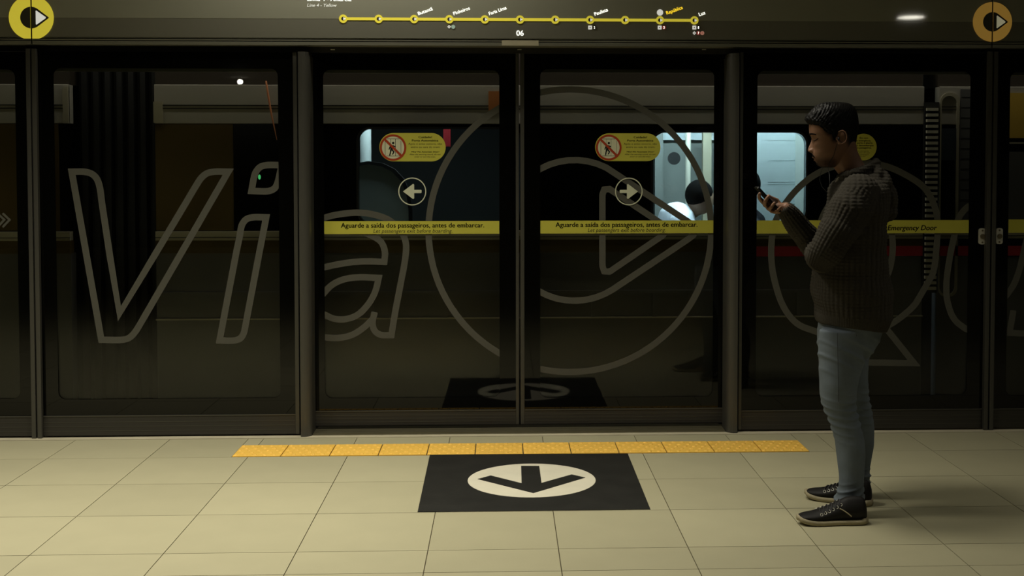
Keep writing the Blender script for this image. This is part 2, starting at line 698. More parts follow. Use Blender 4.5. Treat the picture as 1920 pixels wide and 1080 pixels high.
def clearbox(px0, px1, py0, py1, Y):
    pm = (py0 + py1) / 2; xm = (px0 + px1) / 2
    return (X(px0, pm, Y), X(px1, pm, Y), Z(py1, xm, Y), Z(py0, xm, Y))


# -- fixed screen on the far left, only its right edge shows
cl_ll = (X(-420), X(32, 440), Z(748, 20), Z(130, 20))
s_ll = screen('fixed_screen', 'glazed platform screen at the left picture edge, mostly cut off', 'platform screen', X(-480), X(62, 440), cl_ll, YF, 0.01, Z(97, 0), Z_KICK_F, 0.03, 0.02)
# -- fixed screen with letters V and i
cl_l = clearbox(104, 523, 128, 748, YF)
s_l = screen('fixed_screen', 'glazed platform screen with outlined letters V and i, left of the sliding doors', 'platform screen', X(73, 440), X(559, 440), cl_l, YF, 0.01, Z(97, 300), Z_KICK_F, 0.006, 0.022)
# -- sliding leaves
cl_dl = clearbox(607.5, 936.5, 131, 746, YD)
cl_dr = clearbox(1013, 1338, 130, 745, YD)
XC = X(974.5, 440, YD)
s_dl = screen('sliding_door_leaf', 'sliding glass door leaf with left-pointing arrow and letter a', 'platform door', X(560, 440, YD), XC - 0.004, cl_dl, YD, 0.028, ZTOP + 0.1, Z_KICK_D, 0.03, 0.018)
s_dr = screen('sliding_door_leaf', 'sliding glass door leaf with right-pointing arrow and outlined play triangle', 'platform door', XC + 0.004, X(1388, 440, YD), cl_dr, YD, 0.028, ZTOP + 0.1, Z_KICK_D, 0.022, 0.03)
# -- emergency door
cl_e = clearbox(1419, 1817, 133, 742, YF)
s_e = screen('emergency_door', 'glazed emergency door with yellow band and outlined letter Q behind the man', 'platform door', X(1386, 440), X(1851, 440), cl_e, YF, 0.012, Z(99, 1600), Z_KICK_E, 0.018, 0.014)
# -- far right
cl_r = (X(1891, 440), X(2380), Z(742, 1900), Z(135, 1900))
s_r = screen('emergency_door', 'glazed emergency door at the right picture edge, mostly cut off', 'platform door', X(1858, 440), X(2440), cl_r, YF, 0.012, Z(99, 1900), Z_KICK_E, 0.014, 0.03)

SW = 12.0
gl = YF + 0.0105
gd = YD + 0.0105
V_PATH = [(134.5, 322, 1), (157, 322), (170, 325), (180, 333), (186, 347), (191.7, 385), (206, 480), (224, 588, 1), (289, 480), (348.7, 380), (369, 346), (377, 334), (388, 325), (402, 322), (428, 322, 1), (336.7, 480), (262, 609), (253, 623), (243, 633), (230, 637), (190, 637, 1)]
stroke('letter_v', V_PATH, SW, gl, cl_l, m_vinyl, s_l, True)
stroke('letter_i_dot', [(528, 309.7, 1), (500, 309.7), (488, 313), (479, 324), (471.5, 358, 1), (505, 358), (515, 353), (520, 344)], SW, gl, cl_l, m_vinyl, s_l, True)
stroke('letter_i', [(499, 407.5, 1), (474, 407.5), (462, 411), (454, 421), (449, 445), (441.7, 480), (411.7, 638.3, 1), (440, 638.3), (451, 634), (458, 622), (485, 480)], SW, gl, cl_l, m_vinyl, s_l, True)
stroke('chevron_mark', [(-5, 400), (8, 412, 1), (-5, 426)], 4, gl, cl_ll, m_vinyl, s_ll)
stroke('chevron_mark', [(5, 400), (18, 412, 1), (5, 426)], 4, gl, cl_ll, m_vinyl, s_ll)
stroke('letter_a_outline', [(595, 413), (620, 405), (641.7, 401), (671, 398.7), (698, 401.7), (730, 413), (752, 434), (761, 456), (760, 483), (752, 528), (741, 585), (734, 628.5, 1), (717, 628.5), (704, 622), (698.5, 608), (702.5, 585)], SW, gd, cl_dl, m_vinyl, s_dl)
stroke('letter_a_outline', [(699, 598), (682, 614), (660.5, 627.7), (633.7, 633.6), (612, 632.6), (590, 629)], SW, gd + 0.0004, cl_dl, m_vinyl, s_dl)
stroke('letter_a_outline', [(655, 434), (680, 435.5), (695, 441), (714, 453), (721.7, 472), (720.5, 491, 1), (687, 490), (660.5, 491.5), (633.7, 495.6), (611, 500.5), (590, 506)], SW, gd, cl_dl, m_vinyl, s_dl)
stroke('letter_a_outline', [(590, 572), (600, 558), (611.7, 544.5), (623, 533.8), (644, 524), (671, 520), (710, 521, 1), (703.5, 547), (690, 571), (671, 590), (650, 598), (628, 598), (611.7, 591.5), (600, 585)], SW, gd, cl_dl, m_vinyl, s_dl, True)
ringp = [(1068.5 + 265 * math.cos(a * math.pi / 48), 432.5 + 265 * math.sin(a * math.pi / 48)) for a in range(96)]
tear = [(1077 + 132 * math.cos(math.radians(a)), 432 + 132 * math.sin(math.radians(a))) for a in range(57, 305, 8)] + [(1288, 414), (1300, 423), (1304, 432), (1300, 441), (1288, 450)]
tri = [(1129.5, 365), (1133, 355.5), (1143, 354.5), (1243, 421), (1249, 431), (1243, 441), (1143, 509.5), (1133, 508.5), (1129.5, 499)]
stroke('logo_ring', ringp, SW, gd, cl_dl, m_vinyl, s_dl, True, False)
stroke('logo_ring', ringp, SW, gd, cl_dr, m_vinyl, s_dr, True, False)
stroke('logo_teardrop', tear, SW, gd, cl_dr, m_vinyl, s_dr, True, False)
stroke('logo_triangle', tri, SW, gd, cl_dr, m_vinyl, s_dr, True, False)
Q_OUT = [(1446, 475), (1451, 425), (1464, 395), (1488, 362), (1520, 333), (1560, 313), (1605, 304), (1655, 310), (1693, 325), (1734, 353), (1752, 386), (1758, 414), (1756, 463), (1748, 516), (1717, 569), (1685, 598), (1660, 614, 1), (1714, 681, 1), (1600, 679), (1560, 640), (1535, 624), (1495, 607), (1469, 575), (1451, 520)]
stroke('letter_q', Q_OUT, SW, gl, cl_e, m_vinyl, s_e, True)
stroke('letter_q_counter', [(1603 + 71 * math.cos(a * .196), 462 + 105 * math.sin(a * .196)) for a in range(32)], SW, gl, cl_e, m_vinyl, s_e, True)
stroke('letter_u', [(1830, 380), (1812, 390), (1797, 410), (1789, 443), (1780.6, 484), (1774.5, 532.7), (1776.5, 565), (1789, 598), (1812, 617), (1835, 626)], SW, gl, cl_e, m_vinyl, s_e)
stroke('letter_u', [(1927, 440), (1913, 500), (1901, 533), (1886, 555), (1870, 575)], SW, gl, cl_r, m_vinyl, s_r)
stroke('letter_u', [(1900, 582), (1893, 624, 1), (1960, 627)], SW, gl, cl_r, m_vinyl, s_r)

# yellow bands and stickers sit on the front of the glass
yb_d = YD + 0.004
yb_e = YF + 0.004


def band(s, cl, px, py0, py1, Y):
    b = box('yellow_band', m_band, s, cl[0] + 0.001, cl[1] - 0.001, Y, Y + 0.0015, Z(py1, px, Y), Z(py0, px, Y))
    return b


b1 = band(s_dl, cl_dl, 772, 414.5, 438.5, yb_d)
b2 = band(s_dr, cl_dr, 1176, 413.5, 437.5, yb_d)
b3 = band(s_e, cl_e, 1620, 413, 437.5, yb_e)
b4 = band(s_r, cl_r, 1905, 411.5, 436.5, yb_e)
PT, EN = 'Aguarde a saída dos passageiros, antes de embarcar.', 'Let passengers exit before boarding.'
lettering(PT, 639, 908, 422.3, yb_d - 0.0004, m_ink, b1, bold=True)
lettering(EN, 700, 848, 432.8, yb_d - 0.0004, m_ink, b1, italic=True)
lettering(PT, 1041.5, 1308, 421, yb_d - 0.0004, m_ink, b2, bold=True)
lettering(EN, 1102, 1248, 431.3, yb_d - 0.0004, m_ink, b2, italic=True)
lettering('Emergency Door', 1664, 1757, 427, yb_e - 0.0004, m_ink, b3, bold=True, italic=True)


def warning_sticker(s, ox, oy, sc, Y):
    def q(u, v):        # measure inside the sticker (left sticker's own picture frame)
        return W(ox + (u - 711.3) * sc, oy + (v - 276) * sc, Y)
    x0, zc = q(711.3, 276); x1, _ = q(835.6, 276)
    r = 26.0 * sc / 333.0
    st = slab('warning_sticker', [rrect(x0, x1, zc - r, zc + r, r * 0.995, 14)], Y, Y + 0.001, m_band, s)
    c = q(737, 276.7)
    k = sc / 333.0
    slab('sticker_disc', [circle(c[0], c[1], 24.2 * k)], Y - 0.0005, Y, m_cream, st)
    slab('red_ring', [circle(c[0], c[1], 24.2 * k), circle(c[0], c[1], 20.4 * k)], Y - 0.001, Y - 0.0005, m_red, st)
    a = math.radians(-45)
    d = np.array((math.cos(a), math.sin(a))); nn = np.array((-d[1], d[0]))
    cc_ = np.array(c)
    L = 21 * k; hw_ = 2.1 * k
    slab('red_bar', [[tuple(cc_ - d * L - nn * hw_), tuple(cc_ + d * L - nn * hw_), tuple(cc_ + d * L + nn * hw_), tuple(cc_ - d * L + nn * hw_)]], Y - 0.0014, Y - 0.001, m_red, st)
    # door frame lines and walking figure
    for (u0, v0, u1, v1) in ((725.5, 260.2, 749, 260.9), (724.5, 292.2, 750, 292.9), (721.7, 264, 722.4, 291), (732.3, 260.5, 732.8, 292.5), (741.3, 260.5, 741.9, 292.5), (751.6, 264, 752.2, 290)):
        p, q2 = q(u0, v1), q(u1, v0)
        slab('frame_line', [rect(p[0], q2[0], p[1], q2[1])], Y - 0.0008, Y - 0.0005, m_ink, st)
    h = q(737.3, 268.2)
    slab('figure', [circle(h[0], h[1], 2.2 * k, 20)], Y - 0.0009, Y - 0.0006, m_ink, st)
    fig = [(732, 273), (737, 272), (741.5, 274), (741, 276), (737.5, 275.5), (736.5, 280.5), (740, 284.5), (737, 290), (735, 289.5), (737, 285), (734.5, 282), (732.5, 287.5), (731, 292), (729.5, 292), (731, 284.5), (732, 277), (730, 281), (728.6, 280.5), (730, 275.5)]
    slab('figure', [[q(*p) for p in fig]], Y - 0.0009, Y - 0.0006, m_ink, st)
    for (s_, u0, u1, v, bo, it, ph) in (
            ('Cuidado!', 784.5, 810, 257, True, False, 3.9), ('Porta Automática', 772.3, 821.9, 263.3, True, False, 3.9),
            ('Após o aviso sonoro, não', 765.6, 828.9, 269.6, False, False, 3.7), ('entre ou saia do trem.', 770.3, 825.4, 275.7, False, False, 3.7),
            ('Mind The Automatic Door!', 771, 823.8, 284.6, True, True, 2.8), ('After the warning sound, do not', 767.6, 826.2, 289.4, False, True, 2.8),
            ('enter or exit the train.', 777.3, 816.8, 293.9, False, True, 2.8)):
        lettering(s_, ox + (u0 - 711.3) * sc, ox + (u1 - 711.3) * sc, oy + (v - 276) * sc, Y - 0.0003, m_ink, st, bo, it, px_h=ph * sc * 1.02)


warning_sticker(s_dl, 711.3, 276, 1.0, yb_d)
warning_sticker(s_dr, 1116, 276, 0.985, yb_d)


def arrow_sign(s, px, py, direction, Y):
    x, z = W(px, py, Y)
    k = 1 / 333.0
    ring = slab('arrow_roundel', [circle(x, z, 25.6 * k, 56), circle(x, z, 23.7 * k, 56)], Y, Y + 0.001, m_pale, s)
    d = direction
    pts = [(d * 17, 0), (d * -1.5, 14), (d * -3.5, 12.5), (d * -3.5, 3), (d * -16, 3), (d * -17, 2), (d * -17, -2), (d * -16, -3), (d * -3.5, -3), (d * -3.5, -12.5), (d * -1.5, -14)]
    slab('arrow', [[(x + a * k, z + b * k) for a, b in pts]], Y, Y + 0.001, m_pale, ring)


arrow_sign(s_dl, 773, 359, -1, yb_d)
arrow_sign(s_dr, 1179, 359, 1, yb_d)
# round emergency sticker on the emergency door
ex, ez = W(1619, 275.7, yb_e)
es = slab('round_sticker', [circle(ex, ez, 25 / 341.0)], yb_e, yb_e + 0.001, m_band, s_e)
for (s_, u0, u1, v, bo, ph) in (('Em caso', 1612, 1628, 258.5, True, 3.4), ('de emergência,', 1604, 1633, 263.5, True, 3.4), ('a porta é aberta', 1603, 1636, 268, True, 3.4),
                                ('e o desembarque', 1602, 1638, 272.6, True, 3.4), ('dos passageiros.', 1603, 1634, 277, True, 3.4),
                                ('In an emergency,', 1605, 1629, 283, False, 2.5), ('the door will open', 1605, 1631, 286.3, False, 2.5), ('for passengers', 1607, 1629, 289.8, False, 2.5), ('to exit.', 1613, 1623, 293, False, 2.5)):
    lettering(s_, u0, u1, v, yb_e - 0.0003, m_ink, es, bo, px_h=ph)

# lock plates
def lock(s, px, py):
    Y = YF + 0.006
    x, z = W(px, py, Y)
    w, h = 6.3 / 341, 15.2 / 341
    p = slab('lock_plate', [rrect(x - w, x + w, z - h, z + h, w * 0.7, 6)], Y - 0.012, Y, m_steel, s)
    slab('key_cylinder', [circle(x, z, 4.6 / 341, 24)], Y - 0.02, Y - 0.012, m_brass, p)
    for sgn in (-1, 1):
        slab('screw', [circle(x, z + sgn * 11 / 341, 1.8 / 341, 12)], Y - 0.0135, Y - 0.012, m_brass, p)


lock(s_e, 1840.5, 443)
lock(s_r, 1872.5, 442.5)

# posts ---------------------------------------------------------------
def mullion(pxc, label, zt):
    x = X(pxc, 440)
    t = thing('mullion_post', label, 'post', (x, YF, 0))
    for sx in (-1, 1):
        a, b = sorted((x + sx * 0.004, x + sx * 0.027))
        box('mullion_rail', m_post, t, a, b, -0.03, -0.0035, 0.004, zt, 0.003)
    box('mullion_groove', m_groove, t, x - 0.0045, x + 0.0045, -0.014, -0.0035, 0.004, zt)


mullion(66.8, 'slim dark metal mullion below the bright yellow logo', Z(92, 66))
mullion(1854.5, 'slim dark metal mullion between the two small lock plates', Z(97, 1855))


def jamb(x0, x1, side, label):
    t = thing('door_jamb', label, 'post', ((x0 + x1) / 2, -0.02, 0))
    zt = Z(98, 570)
    # plan outline with a rounded nose toward the door opening
    pts = []
    xs, xe = (x0, x1) if side > 0 else (x1, x0)
    pts.append((xs, 0.1)); pts.append((xs, -0.045))
    for i in range(9):
        a = math.radians(90 * i / 8)
        r = 0.045
        pts.append((xe - side * r + side * r * math.sin(a), -0.045 + r - r * math.cos(a)))
    pts.append((xe, 0.1))
    slab('jamb_body', [pts], 0.0, zt - 0.02, m_post, t, 'XY')
    # rounded head of the post
    slab('jamb_head', [[(p[0] + (-side * 0.006 if i > 5 else 0), p[1] * 0.96) for i, p in enumerate(pts)]], zt - 0.02, zt, m_post, t, 'XY')
    gx0, gx1 = sorted((xs - side * 0.005, xs))
    box('jamb_groove', m_groove, t, gx0, gx1, -0.012, 0.08, 0.004, zt)


jamb(X(562, 440, -0.03), X(582, 440, -0.03), 1, 'rounded grey door jamb on the left of the sliding doors')
jamb(X(1364, 440, -0.03), X(1383.5, 440, -0.03), -1, 'rounded grey door jamb on the right of the sliding doors')

# threshold with grooves
xt0, xt1 = X(583, 440, -0.02), X(1362, 440, -0.02)
th = thing('door_threshold', 'grooved metal sill along the bottom of the sliding doors', 'threshold', ((xt0 + xt1) / 2, 0.05, 0))
box('sill_plate', m_sill, th, xt0, xt1, -0.012, 0.2, -0.004, 0.006)
for i in range(7):
    y = 0.0 + i * 0.017
    box('sill_rib', m_sill, th, xt0, xt1, y, y + 0.008, 0.006, 0.012)
# dark track behind the leaves above
XL0, XL1 = X(-480), X(2440)
sof = thing('door_track', 'black door track recess running under the header', 'door track', (0, 0.1, ZTOP))
box('track_soffit', m_soffit, sof, XL0, XL1, 0.082, 0.106, ZTOP + 0.0, ZTOP + 0.12)
box('track_face', m_soffit, sof, XL0, XL1, 0.07, 0.1, ZTOP - 0.03, ZTOP)
for px in (624, 974, 1320):
    x, z = W(px, 93, 0.068)
    box('track_clip', m_steel, sof, x - 0.011, x + 0.011, 0.064, 0.07, z - 0.0025, z + 0.0025)

# ================================================================== HEADER
YH = -0.02
ZF0 = Z(72.5, 960, YH); ZF1 = Z(37, 960, YH); ZH = 2.8
J0, J1 = X(59, 30, YH), X(1860, 40, YH)


def header(x0, x1, label):
    t = thing('header_panel', label, 'header panel', ((x0 + x1) / 2, YH, ZTOP))
    a, b = x0 + 0.004, x1 - 0.004
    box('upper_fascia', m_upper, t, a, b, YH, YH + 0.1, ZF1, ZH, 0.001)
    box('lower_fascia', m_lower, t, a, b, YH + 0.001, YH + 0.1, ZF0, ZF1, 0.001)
    # trim rail with two grooves
    zt = ZF0
    h = ZF0 - ZTOP
    for (u0, u1, y, m) in ((0.0, 0.12, 0.004, m_trim), (0.12, 0.26, 0.012, m_groove), (0.26, 0.42, -0.004, m_trim), (0.42, 0.54, 0.01, m_groove), (0.54, 1.0, -0.004, m_trim)):
        box('trim_rail' if m is m_trim else 'trim_groove', m, t, a, b, YH + y, YH + 0.1, zt - h * u1, zt - h * u0, 0.0008)
    box('joint_gasket', m_groove, t, x0 - 0.001, x0 + 0.004, YH + 0.004, YH + 0.09, ZTOP, ZH)
    return t


h_l = header(XL0, J0, 'grey header panel at far left with half the bright yellow logo')
h_c = header(J0, J1, 'long grey header panel carrying the yellow route map')
h_r = header(J1, XL1, 'dark header panel at far right with half the amber logo')
lx0, lz = W(941, 80, YH - 0.006); lx1, _ = W(1010, 80, YH - 0.006)
tag(box('label_plate', m_edge, None, lx0, lx1, YH - 0.006, YH - 0.003, lz - 0.015, lz + 0.013), 'small pale label strip on the header trim below number 06', 'label')


def logo(px, py, r, mat_y, mat_w, label):
    Y = YH - 0.003
    x, z = W(px, py, Y)
    k = 1 / 341.0
    t = thing('round_logo', label, 'sign', (x, Y, z))
    tip = 31.5 / 40 * r
    inner = 19.5 / 40 * r
    tear = [(inner * math.cos(math.radians(a)), inner * math.sin(math.radians(a))) for a in range(52, 309, 8)] + [(tip * 0.97, -1.2), (tip, 0), (tip * 0.97, 1.2)]
    for sgn, part in ((-1, 'logo_half'), (1, 'logo_half')):
        a0 = 90 if sgn < 0 else -90
        outer = [(r * math.cos(math.radians(a0 + i * 180 / 40)), r * math.sin(math.radians(a0 + i * 180 / 40))) for i in range(41)]
        off = sgn * 1.4
        outer = [((u + (off if abs(u) < 0.01 else 0)), v) for u, v in outer]
        outer[0] = (off, outer[0][1]); outer[-1] = (off, outer[-1][1])
        slab(part, [[(x + u * k, z + v * k) for u, v in outer]], Y, Y + 0.002, mat_y, t)
        core = [(u, v) for u, v in tear if u * sgn > 1.5]
        core = ([(off, inner)] + core + [(off, -inner)]) if sgn < 0 else ([(off, -inner)] + [(u, v) for u, v in tear[-14:] if u > 1.5] + [(u, v) for u, v in tear[:14] if u > 1.5] + [(off, inner)])
        if sgn > 0:
            core = [(off, -inner)] + sorted([(u, v) for u, v in tear if u > 1.5], key=lambda p: math.atan2(p[1], p[0])) + [(off, inner)]
        slab('logo_core', [[(x + u * k, z + v * k) for u, v in core]], Y - 0.001, Y, m_logo_dark, t)
    wt = [(8.3, -12.3), (9.6, -12.6), (26, -1), (26, 1), (9.6, 12.6), (8.3, 12.3)]
    slab('logo_triangle', [[(x + u * r / 40 * k, z + v * r / 40 * k) for u, v in wt]], Y - 0.002, Y - 0.001, mat_w, t)


logo(58.5, 33, 40, m_logo, m_sign_white, 'bright yellow round logo sign on the left header joint')
logo(1861, 41, 37, m_logo2, m_sign_dim, 'dim amber round logo sign on the right header joint')

# route map
YR = YH - 0.002
SX = [643.5, 710, 776.5, 842.5, 909, 975, 1041, 1106.5, 1172, 1237.5, 1302]
SY = [36, 36, 35.7, 35.7, 36, 36, 36.5, 37, 37.5, 38.5, 39.5]
ZL = Z(36.6, 960, YR)
KM = 1 / 341.0


def RM(px, py):
    yl = float(np.interp(px, SX, SY))
    return X(px, yl, YR), ZL + (yl - py) * KM


rm = thing('route_map', 'yellow metro line diagram with stations printed on the header', 'route map', (RM(972, 36)[0], YR, ZL))
xa, xb = RM(643.5, 36)[0], RM(1302, 39.5)[0]
box('route_line', m_logo, rm, xa, xb, YR, YR + 0.001, ZL - 2.6 * KM, ZL + 2.6 * KM)
for px, py in zip(SX, SY):
    x, z = RM(px, py)
    st = slab('station_ring', [circle(x, z, 7.6 * KM, 32), circle(x, z, 3.5 * KM, 20)], YR - 0.001, YR + 0.001, m_logo, rm)
    slab('station_core', [circle(x, z, 3.6 * KM, 20)], YR - 0.0012, YR + 0.0005, m_logo_dark, st)
    slab('station_arrow', [[(x + 0.3 * KM, z - 3 * KM), (x + 5.2 * KM, z), (x + 0.3 * KM, z + 3 * KM)]], YR - 0.002, YR - 0.0013, m_sign_white, st)
ang = math.radians(20)
for s_, u0, v0, u1, v1, m in (('Butantã', 784, 27, 810.5, 15, m_sign_white), ('Pinheiros', 850, 26, 880.5, 14.5, m_sign_white), ('Faria Lima', 916.5, 25.5, 949.5, 14, m_sign_white),
                              ('Paulista', 1114.5, 27, 1139.5, 17.5, m_sign_white), ('República', 1249.5, 26.5, 1279.5, 14, m_logo), ('Luz', 1310.5, 29, 1322, 24.5, m_sign_white)):
    um, vm = (u0 + u1) / 2, (v0 + v1) / 2
    L = math.hypot(u1 - u0, v1 - v0)
    lettering(s_, um - L / 2, um + L / 2, vm, YR, m, rm, True, False, px_h=6.6, angle=ang, name='station_name', zfun=RM(um, vm)[1])
lettering('Linha 4 - Amarela', 576, 659, -2, YR, m_sign_white, rm, True, name='line_name')
lettering('Line 4 - Yellow', 576, 631.5, 9.8, YR, m_sign_white, rm, False, True, name='line_name')
lettering('06', 968, 982, 62, YR, m_sign_white, rm, True, name='door_number')


def icon(kind, px, py, m, digit=None, r=3.6, dm=None):
    x, z = RM(px, py)
    if kind == 'dot':
        poly = [circle(x, z, r * KM, 20)]
    elif kind == 'square':
        poly = [rrect(x - 3.5 * KM, x + 3.5 * KM, z - 3.5 * KM, z + 3.5 * KM, 0.6 * KM, 3), circle(x, z, 1.3 * KM, 10)]
    else:
        poly = [[(x - 3.2 * KM, z), (x, z - 3.2 * KM), (x + 3.2 * KM, z), (x, z + 3.2 * KM)], circle(x, z, 1.1 * KM, 8)]
    o = slab('transfer_icon', poly, YR - 0.0005, YR + 0.001, m, rm)
    if digit:
        lettering(digit, px - 1.3, px + 1.3, py, YR - 0.001, dm or m_sign_white, o, True, px_h=4.6, zfun=z)


icon('diamond', 842, 49.5, m_sign_white); icon('dot', 849.7, 49.5, m_sign_green)
icon('square', 1106.5, 51, m_sign_white); icon('dot', 1114.5, 51, m_logo_dark, '2')
icon('dot', 1237.5, 24.3, m_sign_white, r=5.8)
icon('square', 1237, 52, m_sign_white); icon('dot', 1245, 52, m_sign_red, '3')
icon('square', 1302, 52.7, m_sign_white); icon('dot', 1309.6, 52.7, m_ink, '1')
icon('diamond', 1302, 62.8, m_sign_white); icon('dot', 1309.6, 62.8, m_sign_red, '7'); icon('dot', 1317, 62.8, m_sign_salmon, '11', dm=m_sign_red)

# ================================================================== STATION SHELL
m_ceil = mat('ceiling_dark', (0.1, 0.095, 0.075), 0.8, spec=0.1)
m_wall = mat('back_wall', (0.06, 0.057, 0.045), 0.7, spec=0.2)
m_tunnel = mat('tunnel_wall', (0.02, 0.019, 0.016), 0.9, spec=0.1)
for nm, b, m in (('ceiling', (-9, 9, -18, 0.3, CEIL_Z + 0.02, CEIL_Z + 0.2), m_ceil), ('wall_back', (-9, 9, -18.2, -18, -0.2, CEIL_Z + 0.2), m_wall),
                 ('wall_tunnel', (-9, 9, 4.2, 4.4, -1.4, CEIL_Z + 0.2), m_tunnel), ('wall_bulkhead', (-9, 9, 0.0, 0.3, ZH - 0.01, CEIL_Z + 0.02), m_ceil),
                 ('floor_track', (-9, 9, 0.24, 4.2, -1.4, -1.2), m_tunnel)):
    o = MB().box(*b).build(nm, m)
    o['kind'] = 'structure'

m_lamp_trim = mat('lamp_trim', (0.3, 0.3, 0.28), 0.4)
LAMP_NAMES = ['far to the left near the doors', 'above the letter V', 'left of the arrow sticker', 'right of the arrow sticker', 'added to fill the shade right of the man', 'behind the photographer on the left', 'behind the photographer in the middle', 'behind the photographer on the right', 'mirrored in the header on the right']
for i, (x, y, p) in enumerate(LAMPS):
    t = thing('ceiling_downlight', 'round recessed ceiling downlight ' + LAMP_NAMES[i], 'ceiling lamp', (x, y, CEIL_Z), 'round downlights in the platform ceiling')
    slab('lamp_ring', [circle(x, y, 0.3 if i < 8 else 0.2, 40), circle(x, y, 0.255 if i < 8 else 0.155, 40)], CEIL_Z - 0.012, CEIL_Z + 0.02, m_lamp_trim, t, 'XY')
    ld = bpy.data.lights.new('downlight', 'AREA')
    ld.shape = 'DISK'; ld.size = 0.5 if i < 8 else 0.3; ld.energy = p
    ld.color = (1.0, 0.95, 0.8)
    if i < 8:
        ld.spread = LAMP_SPREAD
    lo = bpy.data.objects.new('lamp_disc_light', ld)
    COL.objects.link(lo)
    lo.location = (0, 0, -0.004)
    lo.parent = t

# small globe lamp far behind, mirrored in the left pane
gx, gy = LAMP_B
v, f = ellipsoid_data((gx, gy, CEIL_Z - 0.06), (0.055, 0.055, 0.055), 20, 12)
gl_o = mk('globe_lamp', v, f, mat('globe_glow', (0.9, 0.9, 0.85), 0.5, emit=(1.0, 0.95, 0.85), estr=60), None, True)
tag(gl_o, 'small glowing globe lamp far back, mirrored in the pane above the letter i', 'ceiling lamp')
v, f = tube_data([(gx, gy, CEIL_Z - 0.01), (gx, gy, CEIL_Z + 0.03)], [0.03, 0.03], 12, 1)
mk('lamp_cap', v, f, m_lamp_trim, gl_o, True)
# strip lamp close to the header
x0, x1, p = COVE
cv = thing('cove_lamp', 'long ceiling strip lamp close above the middle of the header', 'strip lamp', ((x0 + x1) / 2, -0.38, 3.0))
box('lamp_housing', m_lamp_trim, cv, x0, x1, -0.42, -0.34, 3.02, CEIL_Z)
ld = bpy.data.lights.new('cove_strip', 'AREA')
ld.shape = 'RECTANGLE'; ld.size = x1 - x0; ld.size_y = 0.06; ld.energy = p; ld.color = (1.0, 0.95, 0.8)
lo = bpy.data.objects.new('cove_strip_light', ld)
COL.objects.link(lo); lo.location = ((x0 + x1) / 2, -0.38, 3.015)

# ================================================================== TRAIN
YT = 0.42
m_car = mat('car_grey', (0.52, 0.49, 0.43), 0.45, 0.2, var=0.1, scale=2)
m_car_low = mat('car_lower_grey', (0.15, 0.147, 0.145), 0.5, 0.1, var=0.15, scale=2)
m_car_black = mat('car_black_band', (0.004, 0.004, 0.003), 0.15, var=0.1)
m_car_roof = mat('car_roof_brown', (0.04, 0.03, 0.02), 0.6)
m_amber = mat('car_amber_panel', (0.1, 0.065, 0.012), 0.5, var=0.15, scale=3)
m_amber2 = mat('reflected_yellow', (0.8, 0.52, 0.08), 0.5, var=0.2, scale=3)
m_carred = mat('car_red_stripe', (0.6, 0.035, 0.05), 0.5)
m_mould = mat('car_moulding', (0.5, 0.46, 0.34), 0.45, 0.1)
m_rubber = mat('bellows_rubber', (0.012, 0.012, 0.011), 0.8)
m_slat = mat('striped_reflection_white', (0.8, 0.76, 0.6), 0.5)
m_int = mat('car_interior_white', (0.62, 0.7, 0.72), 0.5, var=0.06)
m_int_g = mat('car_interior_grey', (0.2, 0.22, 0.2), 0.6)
m_int_d = mat('car_interior_shade', (0.03, 0.032, 0.03), 0.7)
m_cglass = glass('car_glass', (0.9, 0.94, 0.93), 1.3)


def TXp(px, Y=YT): return X(px, 330, Y)
def TZp(py, Y=YT): return Z(py, 960, Y)


def train_car(label, px0, px1, windows, z_kind='main'):
    x0, x1 = TXp(px0), TXp(px1)
    t = thing('train_car', label, 'train car', ((x0 + x1) / 2, YT, -0.3), 'cars of the metro train behind the screen doors')
    cr = box('cant_rail', m_car, t, x0, x1, YT + 0.005, YT + 0.08, TZp(232.5), TZp(160), 0.004)
    for py in (198.5, 204.5):
        box('rail_groove', m_groove, cr, x0 + 0.004, x1 - 0.004, YT + 0.002, YT + 0.008, TZp(py + 0.9), TZp(py - 0.9))
    box('roof_edge', m_car_roof, t, x0, x1, YT + 0.03, YT + 0.3, TZp(160), TZp(160) + 0.45)
    holes = [rrect(TXp(a), TXp(b), TZp(d), TZp(c), 0.07) for a, b, c, d in windows]
    slab('window_band', [rect(x0, x1, TZp(432), TZp(232.5))] + holes, YT + 0.01, YT + 0.06, m_car_black, t)
    for (a, b, c, d) in windows:
        slab('window_frame', [rrect(TXp(a) - 0.012, TXp(b) + 0.012, TZp(d) - 0.012, TZp(c) + 0.012, 0.08), rrect(TXp(a), TXp(b), TZp(d), TZp(c), 0.07)], YT + 0.004, YT + 0.012, m_rubber, t)
        slab('window_pane', [rrect(TXp(a), TXp(b), TZp(d), TZp(c), 0.07)], YT + 0.03, YT + 0.036, m_cglass, t)
    mo = box('moulding', m_mould, t, x0, x1, YT - 0.004, YT + 0.05, TZp(449.5), TZp(432.5), 0.003)
    box('moulding_groove', m_groove, mo, x0, x1, YT - 0.006, YT, TZp(444.5), TZp(443.3))
    lb = box('lower_body', m_car_low, t, x0, x1, YT + 0.01, YT + 0.09, -0.45, TZp(473))
    return t, x0, x1


